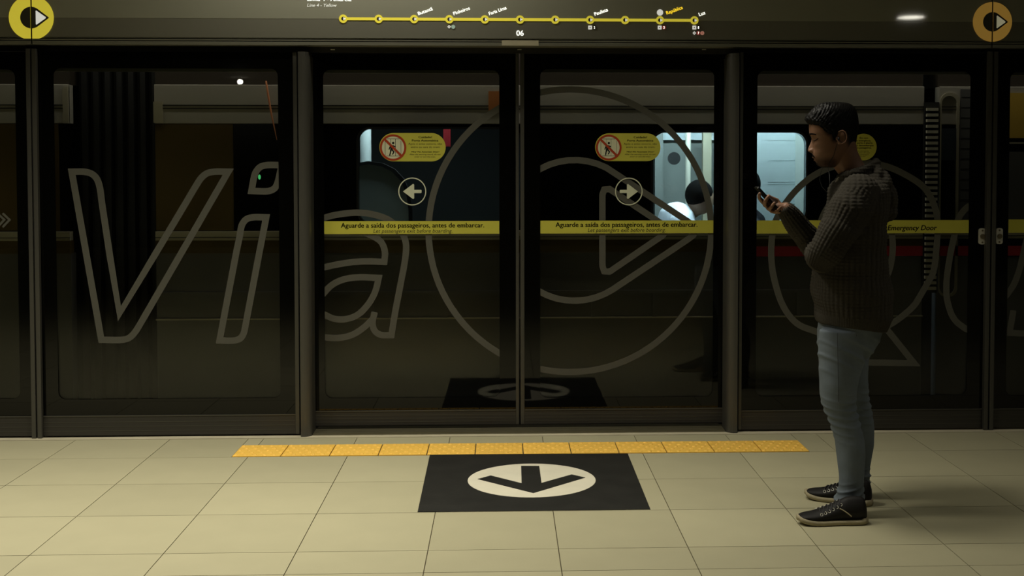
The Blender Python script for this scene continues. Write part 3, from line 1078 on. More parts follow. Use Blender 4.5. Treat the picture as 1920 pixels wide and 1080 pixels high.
car, cx0, cx1 = train_car('grey metro car with lit windows seen through the sliding doors', 290, 1732, [(672, 975, 242, 418), (1225, 1512, 248, 418)])
box('waist_stripe', m_amber, car, cx0, cx1, YT - 0.002, YT + 0.06, TZp(473), TZp(449.5))
box('red_stripe', m_carred, car, TXp(1400), cx1, YT - 0.006, YT - 0.001, TZp(482), TZp(463.5))
box('end_or_reflection_panel', m_amber, car, cx0 + 0.004, TXp(437), YT + 0.004, YT + 0.02, TZp(431), TZp(233.5))
r1 = box('body_rail', m_mould, car, cx0, cx1, YT - 0.012, YT + 0.01, TZp(597), TZp(594.8))
box('body_rail', m_car_low, car, cx0, cx1, YT - 0.004, YT + 0.01, TZp(551), TZp(545))
for px in (560, 697, 835, 974, 1113, 1228, 1370, 1500):
    box('panel_joint', m_car_low, car, TXp(px) - 0.012, TXp(px) + 0.012, YT - 0.004, YT + 0.01, TZp(594.8), TZp(551))
gx_, gz_ = W(486, 332, YT)
slab('green_reflection_dot', [circle(gx_, gz_, 0.007, 16, 0.014)], YT + 0.004, YT + 0.012, mat('green_glint', (0.05, 0.3, 0.08), 0.4, emit=(0.1, 0.8, 0.25), estr=0.7), car)  # glowing green dot, imitating a reflection in the pane
m_orange = mat('orange_reflection_patch', (0.55, 0.2, 0.06), 0.5)
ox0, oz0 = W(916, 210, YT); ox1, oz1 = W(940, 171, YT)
box('orange_reflection_patch', m_orange, car, ox0, ox1, YT - 0.002, YT + 0.004, oz0, oz1)  # flat orange patch, imitating a reflection in the glass
v, f = tube_data([M3(499, 153, YT - .03), M3(503, 180, YT - .03), M3(509, 215, YT - .03), M3(519, 262, YT - .03)], [.005, .006, .005, .002], 8, 2)  # tapered orange streak, imitating the reflection of a lamp
mk('orange_reflection_streak', v, f, mat('orange_reflection_streak', (0.85, 0.32, 0.14), 0.5), car, True)
# white slats added at the car's end, imitating a striped reflection
lv = box('slat_backing', m_rubber, car, TXp(1731), TXp(1758), YT - 0.01, YT + 0.01, TZp(552), TZp(190))
n_sl = 33
zt_, zb_ = TZp(204), TZp(543)
sw0, sw1 = TXp(1733.5), TXp(1754.5)
sme = bpy.data.meshes.new('reflection_slat')
mbs = MB(); mbs.box(-(sw1 - sw0) / 2, (sw1 - sw0) / 2, -0.02, 0.0, -0.0085, 0.0085)
sme.from_pydata(mbs.v, [], mbs.f); sme.materials.append(m_slat)
for i in range(n_sl):
    o = bpy.data.objects.new('reflection_slat', sme)
    COL.objects.link(o)
    o.parent = lv
    o.location = ((sw0 + sw1) / 2, YT - 0.012, zt_ + (zb_ - zt_) * i / (n_sl - 1))

car_l, lx0, lx1 = train_car('end of a neighbouring metro car seen in the leftmost panes', -420, 130, [])
box('waist_stripe', m_amber, car_l, lx0, lx1, YT - 0.002, YT + 0.06, TZp(473), TZp(449.5))
box('end_or_reflection_panel', m_amber, car_l, lx0, lx1 - 0.06, YT + 0.004, YT + 0.02, TZp(431), TZp(233.5))
box('corner_post', m_mould, car_l, lx1 - 0.03, lx1, YT - 0.004, YT + 0.02, TZp(232), TZp(165))
box('corner_post', m_mould, car, cx0 - 0.002, cx0 + 0.05, YT - 0.002, YT + 0.02, TZp(231), TZp(192))

car_r, rx0, rx1 = train_car('end of a metro car with painted yellow reflection at the right picture edge', 1760, 2440, [])
box('red_stripe', m_carred, car_r, rx0, rx1, YT - 0.006, YT - 0.001, TZp(482), TZp(463.5))
box('end_or_reflection_panel', m_amber2, car_r, TXp(1868), rx1, YT - 0.004, YT + 0.0, TZp(258), TZp(172))  # yellow, strip and grey below imitate a totem's reflection
box('end_or_reflection_panel', m_car_low, car_r, TXp(1868), rx1, YT - 0.004, YT + 0.0, TZp(431), TZp(284))
box('end_strip', m_mould, car_r, TXp(1868), rx1, YT - 0.008, YT - 0.003, TZp(269), TZp(266))
slab('door_frame', [rrect(TXp(1761), TXp(1797), TZp(560), TZp(172), 0.05), rrect(TXp(1761) + .008, TXp(1797) - .016, TZp(556), TZp(178), 0.045)], YT - 0.006, YT + 0.004, m_mould, car_r)
for k in range(14):
    pz = 180 + k * 19.5
    box('panel_joint', m_groove, car_r, TXp(1801), TXp(1862), YT - 0.001, YT + 0.006, TZp(pz + 0.8), TZp(pz))
box('tile_reflection_panel', m_car_low, car_r, TXp(1799), TXp(1864), YT, YT + 0.012, TZp(430), TZp(165))  # grey panel and its lines imitate a mirrored tile wall
box('door_window', mat('door_glass_blue', (0.06, 0.075, 0.09), 0.15), car_r, TXp(1764), TXp(1792), YT - 0.002, YT + 0.006, TZp(300), TZp(240))

# gangway bellows between the two cars on the left
gw = thing('gangway_bellows', 'black folded rubber gangway between two metro cars in the left pane', 'gangway', (TXp(208), YT + 0.2, -0.2))
for i in range(14):
    a = TXp(132) + (TXp(288) - TXp(132)) * i / 14
    b = a + (TXp(288) - TXp(132)) / 14
    ym = YT + (0.10 if i % 2 else 0.16)
    box('bellows_fold', m_rubber, gw, a, b - 0.004, ym, ym + 0.3, -0.2, 2.2)

# car interior: lit bay (right) and dim bay (left)
bk = YT + 2.2
it = thing('car_interior', 'bright bluish interior of the metro car behind its windows', 'car interior', (TXp(1200), YT + 1.2, 0))
XB = TXp(1120, YT + 0.3)
box('interior_floor', m_int_g, it, cx0 + .05, cx1 - .05, YT + 0.1, bk, 0.0, 0.04)
box('interior_ceiling', m_int, it, cx0 + .05, cx1 - .05, YT + 0.31, bk, 2.2, 2.24)
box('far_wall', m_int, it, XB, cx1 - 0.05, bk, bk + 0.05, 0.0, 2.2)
box('far_wall', m_int_d, it, cx0 + .05, XB, bk, bk + 0.05, 0.0, 2.2)  # dark colour stands in for shade in the dim bay
box('light_partition', m_int_d, it, XB - 0.03, XB, YT + 0.1, bk, 0.04, 2.2)  # unseen partition, added to keep light out of the dim bay
box('light_partition', m_int_g, it, TXp(1530), TXp(1530) + 0.04, YT + 0.1, bk, 0.04, 2.2)
box('door_pillar', m_int, it, TXp(1385, YT + 0.5), TXp(1512, YT + 0.5), YT + 0.5, YT + 0.54, 0.04, 2.2)
for py in (262, 300, 341, 345, 382):
    box('panel_joint', mat('interior_seam', (0.5, 0.58, 0.6), 0.6), it, TXp(1440, YT + 0.5), TXp(1508, YT + 0.5), YT + 0.4995, YT + 0.5005, TZp(py + 0.6, YT + 0.5), TZp(py, YT + 0.5))
box('light_trough', m_int, it, TXp(1225, YT + 1.0), TXp(1390, YT + 1.0), YT + 1.12, YT + 1.15, TZp(262, YT + 1.1), TZp(249, YT + 1.1))
box('window_column', m_int_g, it, TXp(1228, YT + 0.9), TXp(1243, YT + 0.9), YT + 0.9, YT + 0.95, 0.04, 2.2)
box('window_column', mat('interior_beige', (0.45, 0.42, 0.3), 0.6), it, TXp(1318, YT + 0.9), TXp(1334, YT + 0.9), YT + 0.9, YT + 0.95, 0.04, 1.75)
sx_, sz_ = W(1264, 297, YT + 0.85)
slab('round_sign', [circle(sx_, sz_, 12.5 / 300, 24)], YT + 0.85, YT + 0.86, m_rubber, it)
v, f = tube_data([(TXp(1290, YT + .7), YT + .7, 0.04), (TXp(1290, YT + .7), YT + .7, 2.2)], [0.017, 0.017], 12, 1)
mk('grab_pole', v, f, m_steel, it, True)
box('bay_wall', m_int_g, it, TXp(1225, YT + 1.2), TXp(1385, YT + 1.2), YT + 1.15, YT + 1.2, 0.04, 2.2)
v, f = tube_data([(TXp(686, YT + .6), YT + .6, 0.04), (TXp(686, YT + .6), YT + .6, 2.2)], [0.035, 0.035], 12, 1)
mk('grab_pole', v, f, m_int, it, True)
# rounded grey seat screen in the dim bay
pts = [W(px, py, YT + 0.45) for px, py in ((668, 470), (668, 312), (690, 308), (715, 312), (735, 322), (752, 340), (762, 365), (766, 395), (766, 470))]
slab('seat_screen', [pts], YT + 0.45, YT + 0.48, mat('seat_screen_grey', (0.42, 0.46, 0.42), 0.6), it)
pts2 = [W(px, py, YT + 0.44) for px, py in ((668, 306), (690, 302), (718, 306), (740, 317), (758, 336), (769, 365), (773, 395), (773, 470), (767, 470), (766, 395), (762, 365), (752, 340), (735, 322), (715, 312), (690, 308), (668, 312))]
slab('screen_trim', [pts2], YT + 0.44, YT + 0.485, m_rubber, it)
x_, z_ = W(838, 252, YT + 0.5)
box('red_box', m_carred, it, x_ - 0.022, x_ + 0.022, YT + 0.5, YT + 0.56, z_ - 0.075, z_ + 0.075)
for i, (px, py, w_, e_, c_) in enumerate(((1360, 200, 1.1, 60, (0.62, 0.82, 1.0)), (740, 200, 0.7, 14, (0.72, 0.88, 1.0)))):
    x = TXp(px, YT + 0.7)
    box('light_fitting', m_int, it, x - w_ / 2 - .02, x + w_ / 2 + .02, YT + 0.34, YT + 0.52, 2.15, 2.2)
    ld = bpy.data.lights.new('interior_strip', 'AREA')
    ld.shape = 'RECTANGLE'; ld.size = w_; ld.size_y = 0.14; ld.energy = e_; ld.color = c_
    lo = bpy.data.objects.new('interior_strip_light', ld)
    COL.objects.link(lo); lo.location = (x, YT + 0.43, 2.14)
# unseen lamp added behind the header to brighten the car side
tl = thing('car_fill_lamp', 'long added strip lamp hidden behind the header to light the car side', 'strip lamp', (-0.3, 0.3, 2.4))
box('lamp_housing', m_lamp_trim, tl, -3.25, 3.25, 0.29, 0.36, 2.42, 2.5)
ld = bpy.data.lights.new('car_fill_strip', 'AREA')
ld.shape = 'RECTANGLE'; ld.size = 6.4; ld.size_y = 0.05; ld.energy = 9.0; ld.color = (1.0, 0.95, 0.84)
lo = bpy.data.objects.new('car_fill_strip_light', ld)
COL.objects.link(lo); lo.location = (0.0, 0.325, 2.415)


# passengers inside the car
def passenger(px, py_head, Y, shirt, label, scale=1.0, flip=1, lean=0.0, hunch=0.0):
    hx, hz = W(px, py_head, Y)
    s = scale

    def p(dx, dy, dz):
        k = min(1.0, max(0.0, (-dz - 0.06) / 0.2))
        return (hx + (flip * dx + lean * k) * s, Y + dy * s, hz + (dz + hunch * k) * s)
    body = [ellipsoid_data(p(0, 0, 0), (0.095 * s, 0.075 * s, 0.115 * s)), tube_data([p(0.01, 0, -0.08), p(0.02, 0, -0.2)], [0.05 * s, 0.055 * s]),
            ellipsoid_data(p(-0.095, 0, -0.02), (0.018 * s, 0.015 * s, 0.02 * s)),
            tube_data([p(0.03, 0, -0.22), p(0.04, 0, -0.45), p(0.05, 0, -0.7)], [0.1 * s, 0.11 * s, 0.11 * s])]
    cloth = [tube_data([p(0.02, -0.13, -0.25), p(0.02, 0.13, -0.25)], [0.075 * s, 0.075 * s]),
             tube_data([p(0.02, 0, -0.26), p(0.03, 0, -0.45), p(0.04, 0, -0.72)], [0.14 * s, 0.15 * s, 0.15 * s])]
    for sg in (-1, 1):
        body.append(tube_data([p(0.03, sg * 0.2, -0.27), p(0.0, sg * 0.23, -0.5), p(-0.2, sg * 0.18, -0.6), p(-0.28, sg * 0.16, -0.6)], [0.045 * s, 0.04 * s, 0.032 * s, 0.035 * s]))
        cloth.append(tube_data([p(0.03, sg * 0.19, -0.26), p(0.0, sg * 0.23, -0.48), p(-0.16, sg * 0.19, -0.58)], [0.07 * s, 0.06 * s, 0.05 * s]))
        body.append(tube_data([p(0.04, sg * 0.09, -0.74), p(-0.36, sg * 0.1, -0.76), p(-0.38, sg * 0.1, -1.15), p(-0.5, sg * 0.1, -1.18)], [0.085 * s, 0.06 * s, 0.045 * s, 0.04 * s]))
    root = link('person', remesh(body, 0.012, 2), mat('passenger_skin', (0.28, 0.17, 0.11), 0.6), None, True)
    tag(root, label, 'person')
    link('shirt', remesh(cloth, 0.012, 2), shirt, root, True)
    hair = ellipsoid_data(p(0.012, 0, 0.025), (0.1 * s, 0.083 * s, 0.108 * s))
    mk('hair', [q for q in hair[0]], hair[1], mat('passenger_hair', (0.004, 0.0035, 0.003), 0.9, spec=0.05), root, True)


passenger(1314, 372, YT + 0.55, mat('shirt_white', (0.75, 0.78, 0.85), 0.7), 'dark-haired passenger in white sitting behind the right leaf window', 0.9, -1, -0.15, 0.1)
passenger(1394, 352, YT + 0.33, mat('shirt_dark', (0.02, 0.02, 0.024), 0.9, spec=0.05), 'passenger in dark clothes at the edge of the bright train window', 0.95)

# ================================================================== THE MAN
YM = -1.435
PPM = 442.0
m_skin = mat('skin', (0.235, 0.122, 0.073), 0.5, var=0.06, scale=30, spec=0.35)
m_hair = mat('hair', (0.004, 0.0035, 0.003), 0.5, var=0.3, scale=60, bump=0.6, bscale=260, spec=0.15)
m_beard = mat('beard', (0.012, 0.008, 0.006), 0.9, var=0.3, scale=200, spec=0.08)
m_knit = mat('knit_wool', (0.05, 0.045, 0.036), 0.95, var=0.25, scale=160, bump=0.5, bscale=500, spec=0.05)
m_denim = mat('denim', (0.15, 0.178, 0.205), 0.85, var=0.22, scale=14, bump=0.35, bscale=700, spec=0.1)
m_denim_seam = mat('denim_seam', (0.06, 0.068, 0.075), 0.9, var=0.2, scale=60)
m_shoe = mat('shoe_black', (0.009, 0.008, 0.007), 0.6, var=0.3, bump=0.2, bscale=300, spec=0.25)
m_sole = mat('shoe_sole', (0.36, 0.31, 0.19), 0.7, var=0.2, scale=40)
m_eyelet = mat('eyelet_silver', (0.75, 0.72, 0.66), 0.35, 0.5)
m_lace = mat('lace_black', (0.02, 0.018, 0.02), 0.8)
m_phone = mat('phone_black', (0.006, 0.006, 0.007), 0.25)
m_screen = mat('phone_screen', (0.01, 0.01, 0.012), 0.1, emit=(0.5, 0.6, 0.7), estr=0.25)
m_wire = mat('wire_black', (0.006, 0.006, 0.006), 0.5)
m_eye = mat('eye_white', (0.5, 0.48, 0.44), 0.3)


def mp(px, py, dy=0.0):
    return M3(px, py, YM + dy)


def super_ring(xf, xb, cy, hw, z, n=40, e=2.3, zt=0.0):
    """horizontal ring: xf front x, xb back x; zt tilts the ring (z rise from front to back)"""
    c = (xf + xb) / 2; a = (xb - xf) / 2
    out = []
    for i in range(n):
        t = 2 * math.pi * i / n
        cs, sn = math.cos(t), math.sin(t)
        x = c + a * math.copysign(abs(cs) ** (2 / e), cs)
        y = cy + hw * math.copysign(abs(sn) ** (2 / e), sn)
        out.append((x, y, z + zt * (x - c)))
    return out


def px_rings(rows, dy_default=0.0, n=40, e=2.3):
    out = []
    for r in rows:
        py, f, b, hw_ = r[:4]
        dy = r[4] if len(r) > 4 else dy_default
        a = mp(f, py, dy); c = mp(b, py, dy)
        out.append(super_ring(a.x, c.x, YM + dy, hw_, (a.z + c.z) / 2, n, e))
    return out


def dense(rows, k=4):
    """smoothly interpolate a table of rows"""
    R = np.array([list(r) + [0.0] * (5 - len(r)) for r in rows], float)
    t = np.arange(len(R))
    tt = np.linspace(0, len(R) - 1, (len(R) - 1) * k + 1)
    out = []
    for q in tt:
        i = min(int(q), len(R) - 2); u = q - i
        p0 = R[max(i - 1, 0)]; p1 = R[i]; p2 = R[i + 1]; p3 = R[min(i + 2, len(R) - 1)]
        m1 = (p2 - p0) / 2; m2 = (p3 - p1) / 2
        h = (2 * u**3 - 3 * u**2 + 1) * p1 + (u**3 - 2 * u**2 + u) * m1 + (-2 * u**3 + 3 * u**2) * p2 + (u**3 - u**2) * m2
        out.append(list(h))
    return out


# ---- head ------------------------------------------------------------
HEAD = [(196.5, 1553, 1577, .015), (199, 1541, 1590, .042), (205, 1529.5, 1599, .059), (214, 1521, 1604, .069), (224, 1517.5, 1606, .074),
        (234, 1516.8, 1607, .076), (243, 1516.8, 1607, .077), (251, 1518, 1606, .0765), (259, 1522.2, 1605, .075), (266, 1523.5, 1604, .0735),
        (273, 1524.3, 1602.5, .0715), (280, 1524.6, 1601, .069), (287, 1523.2, 1598, .065), (293, 1523.8, 1593, .0605), (297.7, 1526, 1589, .057),
        (302, 1529, 1585, .0535), (306, 1531.5, 1580, .049), (310, 1534.5, 1572, .043), (313.5, 1541, 1563, .03)]
HR = dense(HEAD, 13)
NT = 220


def gs(a, s): return math.exp(-(a / s) ** 2)


NOSE = ([250, 255, 259, 265, 269, 272.8, 277, 280.5, 283, 284.8, 286, 288], [0, 0.3, 0.9, 2.6, 4.6, 6.6, 9.0, 10.2, 9.4, 7.4, 3, 0])


def head_vertex(row, t):
    py, f, b, hw_ = row[:4]
    c = (f + b) / 2; a = (b - f) / 2
    cs, sn = math.cos(t), math.sin(t)
    front = cs < 0
    e = 2.25 if front else 2.15
    x = c + a * math.copysign(abs(cs) ** (2 / e), cs)
    y = hw_ * math.copysign(abs(sn) ** (2 / e), sn)
    if front:
        fr = min(1.0, max(0.0, (-cs - 0.1) / 0.5))
        d = 0.0
        nd = float(np.interp(py, NOSE[0], NOSE[1]))
        ns = float(np.interp(py, [252, 262, 280, 286], [.0075, .0075, .0125, .014]))
        d += nd * gs(y, ns)
        for s in (-1, 1):
            d += 4.6 * gs(y - s * .0145, .006) * gs(py - 282.3, 3.0) - 1.6 * gs(y - s * .023, .005) * gs(py - 282, 4)             # nostril wings
            d -= 4.2 * gs(y - s * .034, .017) * gs(py - 260.5, 5.0)               # socket
            d += 2.6 * gs(y - s * .036, .014) * gs(py - 262.5, 3.2)               # lid over the eye
            d += 1.7 * gs(y - s * .028, .02) * gs(py - 252.5, 3.0)                # brow
            d += 1.6 * gs(y - s * .047, .014) * gs(py - 271, 6.0)                 # cheekbone
            d -= 1.5 * gs(y - s * .04, .014) * gs(py - 289, 7.0)                  # cheek hollow
        d += 1.4 * gs(y, .020) * gs(py - 294.8, 2.0)
        d -= 1.4 * gs(y, .024) * gs(py - 297.9, 1.0)
        d += 1.6 * gs(y, .018) * gs(py - 300.6, 1.7)
        d += 1.6 * gs(y, .018) * gs(py - 308.5, 3.4)
        x -= d * fr
    return x, py, y


def head_point(row, t, off=0.0):
    x, py, y = head_vertex(row, t)
    p = mp(x, py, y)
    return p


grid = [[head_point(r, 2 * math.pi * i / NT) for i in range(NT)] for r in HR]
head_parts = [loft_data([[tuple(p) for p in r] for r in grid])]
NECK = [(258, 1566, 1598, .044), (265, 1560, 1602.5, .051), (273, 1557, 1605, .054), (282, 1557, 1606.5, .055), (292, 1559, 1611, .056), (303, 1561, 1616, .057), (314, 1564, 1624, .06), (328, 1574, 1631, .07), (345, 1582, 1640, .09)]
body_parts = head_parts + [loft_data(px_rings(dense(NECK, 3), 0, 40, 2.1))]
# ears
for s in (-1, 1):
    yb = s * 0.0745
    c = mp(1577, 257.5, yb + s * .004)
    rot = Matrix.Rotation(s * 0.35, 3, 'Z')
    body_parts.append(ellipsoid_data(c, (.017, .006, .026), 18, 12, rot))
    rim = []
    for i in range(15):
        a = math.radians(-150 + i * 20)
        ex_, ez_ = 9.3 * math.cos(a), 12.3 * math.sin(a)
        rim.append(mp(1578.5 + ex_, 257 - ez_ * 1.0, yb + s * (.010 + .008 * (ex_ / 9.3 + 1) / 2)))
    body_parts.append(tube_data(rim, [.0032] * len(rim), 8, 2))
    body_parts.append(ellipsoid_data(mp(1573.5, 268, yb + s * .006), (.009, .0055, .008)))
    body_parts.append(ellipsoid_data(mp(1570.5, 259.5, yb + s * .005), (.006, .005, .007)))
# trunk, hidden limbs
TRUNK = [(335, 1585, 1640, .11), (352, 1578, 1648, .16), (375, 1572, 1650, .17), (430, 1560, 1648, .16), (500, 1550, 1646, .15), (560, 1548, 1648, .145), (610, 1547, 1640, .145), (645, 1550, 1628, .13)]
body_parts.append(loft_data(px_rings(dense(TRUNK, 3))))
NEAR_LEG = [(618, 1537, 1648, .085, -.085), (649, 1535, 1634, .086, -.087), (683, 1536, 1617.5, .084, -.09), (714, 1537, 1608.5, .08, -.095), (748, 1539.5, 1604, .072, -.10),
            (770, 1547, 1605, .066, -.105), (790, 1555.5, 1611, .062, -.11), (828, 1566, 1620, .061, -.12), (855, 1569.5, 1621, .058, -.128), (884, 1573, 1620, .052, -.135), (912, 1573, 1618.5, .048, -.14), (934, 1567, 1618.5, .051, -.143), (948, 1567, 1618.5, .053, -.145)]
FAR_LEG = [(618, 1540, 1650, .085, .085), (655, 1545, 1633, .085, .087), (690, 1553, 1626, .083, .09), (721, 1560, 1627, .079, .095), (745, 1567, 1628, .072, .10), (763, 1572, 1632, .066, .105),
           (790, 1581, 1637.5, .062, .11), (820, 1584, 1638, .06, .118), (848, 1585, 1635.5, .057, .124), (875, 1583, 1630.5, .05, .13), (896, 1581, 1631, .047, .135), (915, 1579, 1626.5, .049, .138), (926, 1578, 1626, .051, .14)]
ANK_N = mp(1598, 960, -.145); ANK_F = mp(1606, 930, .14)
for rows_, ank, toe in ((NEAR_LEG, ANK_N, mp(1525, 976, -.145)), (FAR_LEG, ANK_F, mp(1545, 938, .175))):
    pts, rad = [], []
    for r in rows_[:-1]:
        p = mp((r[1] + r[2]) / 2, r[0], r[4])
        pts.append(p); rad.append(max(.028, min(r[3], (r[2] - r[1]) / 2 / PPM) - .018))
    pts.append(Vector((ank.x, ank.y, .06))); rad.append(.024)
    body_parts.append(tube_data(pts, rad, 16, 3))
    body_parts.append(tube_data([Vector((ank.x - .0, ank.y, .046)), Vector((toe.x + .07, toe.y, .036))], [.022, .014], 12, 3))
# arms (dy measured from the body's middle plane)
ARM_N = [(1612, 366, -.165), (1577, 424, -.205), (1541, 483, -.20), (1533, 480, -.06), (1531, 476, .05)]
ARM_F = [(1612, 366, .165), (1580, 424, .20), (1545, 480, .19), (1510, 440, .11), (1476, 396, .035)]
for arm in (ARM_N, ARM_F):
    body_parts.append(tube_data([mp(*a) for a in arm], [.055, .05, .042, .036, .027], 14, 3))

# phone frame: a runs down the phone, n out of its screen
PH0 = mp(1418, 350.5, 0)
A_ = Vector((0.685, 0, -0.728)); N_ = Vector((0.728, 0, 0.685)); YP = YM + 0.0


def ph(a, n, y):
    return Vector((PH0.x, YP + y, PH0.z)) + A_ * a + N_ * n


# right hand: palm behind the phone, fingers curl round its near edge, thumb over the screen
wrist = mp(1474, 391, .03)
knuck = [(.062, -.021, .018), (.085, -.0225, .016), (.106, -.022, .016), (.124, -.019, .018)]
body_parts.append(tube_data([mp(1484, 406, .045), wrist], [.027, .027], 14, 3))
palm = []
for k in knuck:
    palm.append(tube_data([wrist + Vector((0, -.004, 0)), ph(.135, -.004, .028), ph(*k)], [.021, .016, .0105], 10, 3))
palm.append(tube_data([wrist, ph(.128, .012, .03), ph(.10, .004, .043)], [.024, .019, .012], 10, 3))
body_parts += palm
fingers = [
    [knuck[0], (.040, -.022, -.008), (.029, -.019, -.030), (.024, -.016, -.044)],
    [knuck[1], (.072, -.023, -.022), (.062, -.017, -.046), (.058, .001, -.047)],
    [knuck[2], (.104, -.023, -.022), (.099, -.016, -.047), (.0955, .003, -.047)],
    [knuck[3], (.131, -.019, -.016), (.130, -.010, -.043), (.1275, .010, -.046)]]
for q, fgr in enumerate(fingers):
    r0 = (.0088, .0088, .0085, .0076)[q]
    body_parts.append(tube_data([ph(*k) for k in fgr], [r0 * 1.12, r0, r0 * .92, r0 * .82], 10, 3))
body_parts.append(tube_data([ph(.135, .022, .034), ph(.108, .028, .034), ph(.082, .0165, .018), ph(.066, .0125, .008)], [.0155, .0125, .0098, .0085], 10, 3))
# left hand holding the far forearm, hidden behind it
lw = mp(1531, 475, .07)
body_parts.append(tube_data([mp(1531, 476, .05), lw, mp(1528, 472, .12)], [.024, .026, .022], 12, 3))
for q in range(4):
    b0 = mp(1520 + q * 5, 466 + q * 5, .16)
    body_parts.append(tube_data([b0, b0 + Vector((.004, .035, .002)), b0 + Vector((.02, .052, -.008)), b0 + Vector((.036, .05, -.016))], [.0095, .009, .0085, .0075], 8, 3))
body_parts.append(tube_data([lw, mp(1528, 462, .10), mp(1522, 455, .12)], [.014, .011, .009], 8, 3))

body_me = remesh(body_parts, 0.0026, 2, 0.5)
man = link('person', body_me, m_skin, None, True)
tag(man, 'young man in grey-brown knit hoodie and jeans looking down at his phone', 'person')

# ---- hair ------------------------------------------------------------
HAIRLINE = [(1505, 224), (1512, 231), (1520, 233), (1533, 235.5), (1541, 239), (1547, 246), (1554, 250.5), (1560, 252), (1563.5, 262), (1568.5, 262), (1569.5, 249), (1576, 244.5), (1586, 246), (1590.5, 254), (1592.5, 266), (1597, 278), (1612, 284)]


def hair_dist(px, py):
    """picture distance above the hairline (negative: bare skin)"""
    best = 1e9; sgn = 1
    for (x0, y0), (x1, y1) in zip(HAIRLINE[:-1], HAIRLINE[1:]):
        dx, dy = x1 - x0, y1 - y0
        t = max(0, min(1, ((px - x0) * dx + (py - y0) * dy) / (dx * dx + dy * dy)))
        qx, qy = x0 + t * dx, y0 + t * dy
        d = math.hypot(px - qx, py - qy)
        if d < best:
            best = d
    # inside test: below the hairline polyline?
    yl = None
    xs = [p[0] for p in HAIRLINE]
    if px <= xs[0]: yl = HAIRLINE[0][1]
    elif px >= xs[-1]: yl = HAIRLINE[-1][1]
    else:
        for (x0, y0), (x1, y1) in zip(HAIRLINE[:-1], HAIRLINE[1:]):
            if x0 <= px <= x1:
                yl = y0 + (y1 - y0) * (px - x0) / (x1 - x0); break
    return best if py < yl else -best


def head_normal(i, j):
    a = grid[min(i + 1, len(grid) - 1)][j] - grid[max(i - 1, 0)][j]
    b = grid[i][(j + 1) % NT] - grid[i][j - 1]
    n = a.cross(b)
    c = mp(1563, 250, 0)
    if n.length < 1e-9:
        n = grid[i][j] - c
    n.normalize()
    if n.dot(grid[i][j] - c) < 0:
        n = -n
    return n


hv, hidx = [], {}
hf = []
info = {}
for i, r in enumerate(HR):
    for j in range(NT):
        x, py, y = head_vertex(r, 2 * math.pi * j / NT)
        info[(i, j)] = (x, py, y, hair_dist(x, py))


def hair_point(i, j):
    x, py, y, d = info[(i, j)]
    n = head_normal(i, j)
    th = .0012 + .0065 * min(1, max(0, d) / 9.0)
    th += .0045 * gs(py - 200, 9)                                       # fuller on top
    th += .0105 * gs(py - 221, 10) * gs(x - 1512, 12)                    # brushed-up front
    fade = min(1, max(0, (262 - py) / 28.0))
    th *= 0.45 + 0.55 * fade
    w = math.sin(x * .55 + 2.2 * math.sin(py * .35)) * math.sin(y * 320 + py * .3) * .0014 + math.sin(x * 1.3 + py * .9 + y * 150) * .0008
    if d > 1.5:
        th += w * fade * (1.3 if x < 1550 else max(.35, 1.3 - (x - 1550) * .04))
    p = grid[i][j] + n * max(.0008, th)
    if x < 1520 and py < 236:
        p.x -= .004 * gs(py - 226, 8); p.z += 0.0
    return p


def patch(cond, fun):
    v, f, idx = [], [], {}
    for i in range(len(HR) - 1):
        for j in range(NT):
            q = [(i, j), (i, (j + 1) % NT), (i + 1, (j + 1) % NT), (i + 1, j)]
            if sum(1 for k in q if cond(*info[k])) >= 2:
                for k in q:
                    if k not in idx:
                        idx[k] = len(v); v.append(tuple(fun(*k)))
                f.append(tuple(idx[k] for k in q))
    return v, f


def solid(name, vf, material, parent, inward=.004):
    v, f = vf
    me = bpy.data.meshes.new(name)
    me.from_pydata(v, [], f)
    bm = bmesh.new(); bm.from_mesh(me)
    bmesh.ops.recalc_face_normals(bm, faces=bm.faces)
    bm.to_mesh(me); bm.free()
    o = link(name, me, material, parent, True)
    return o


v, f = patch(lambda x, py, y, d: d + .9 * math.sin(x * 2.1 + y * 300) * math.sin(py * 1.3 + x * .6) > 0.2, hair_point)
top = len(v)
# close the crown
crown = [hair_point(0, j) for j in range(NT)]
cpt = sum((Vector(p) for p in crown), Vector()) / NT + Vector((0, 0, .002))
n0 = len(v)
v += [tuple(p) for p in crown] + [tuple(cpt)]
f += [(n0 + j, n0 + (j + 1) % NT, n0 + NT) for j in range(NT)]
hair = solid('hair', (v, f), m_hair, man)


def skin_off(o): return lambda i, j: grid[i][j] + head_normal(i, j) * o


def face_pt(py, y, out=0.0):
    r = min(HR, key=lambda q: abs(q[0] - py))
    r = [py] + [float(np.interp(py, [q[0] for q in HR], [q[k] for q in HR])) for k in (1, 2, 3)]
    sn = min(.999, abs(y) / r[3]) ** (2.25 / 2)
    x, _, _ = head_vertex(r, math.pi - math.copysign(math.asin(sn), y))
    return mp(x, py, y) + Vector((-out * math.cos(math.asin(sn)), math.copysign(out * sn, y), 0))


def face_line(name, pts, radii, material, out=0.0):
    v, f = tube_data([face_pt(py, y, out) for py, y in pts], radii, 8, 2)
    return mk(name, v, f, material, man, True)


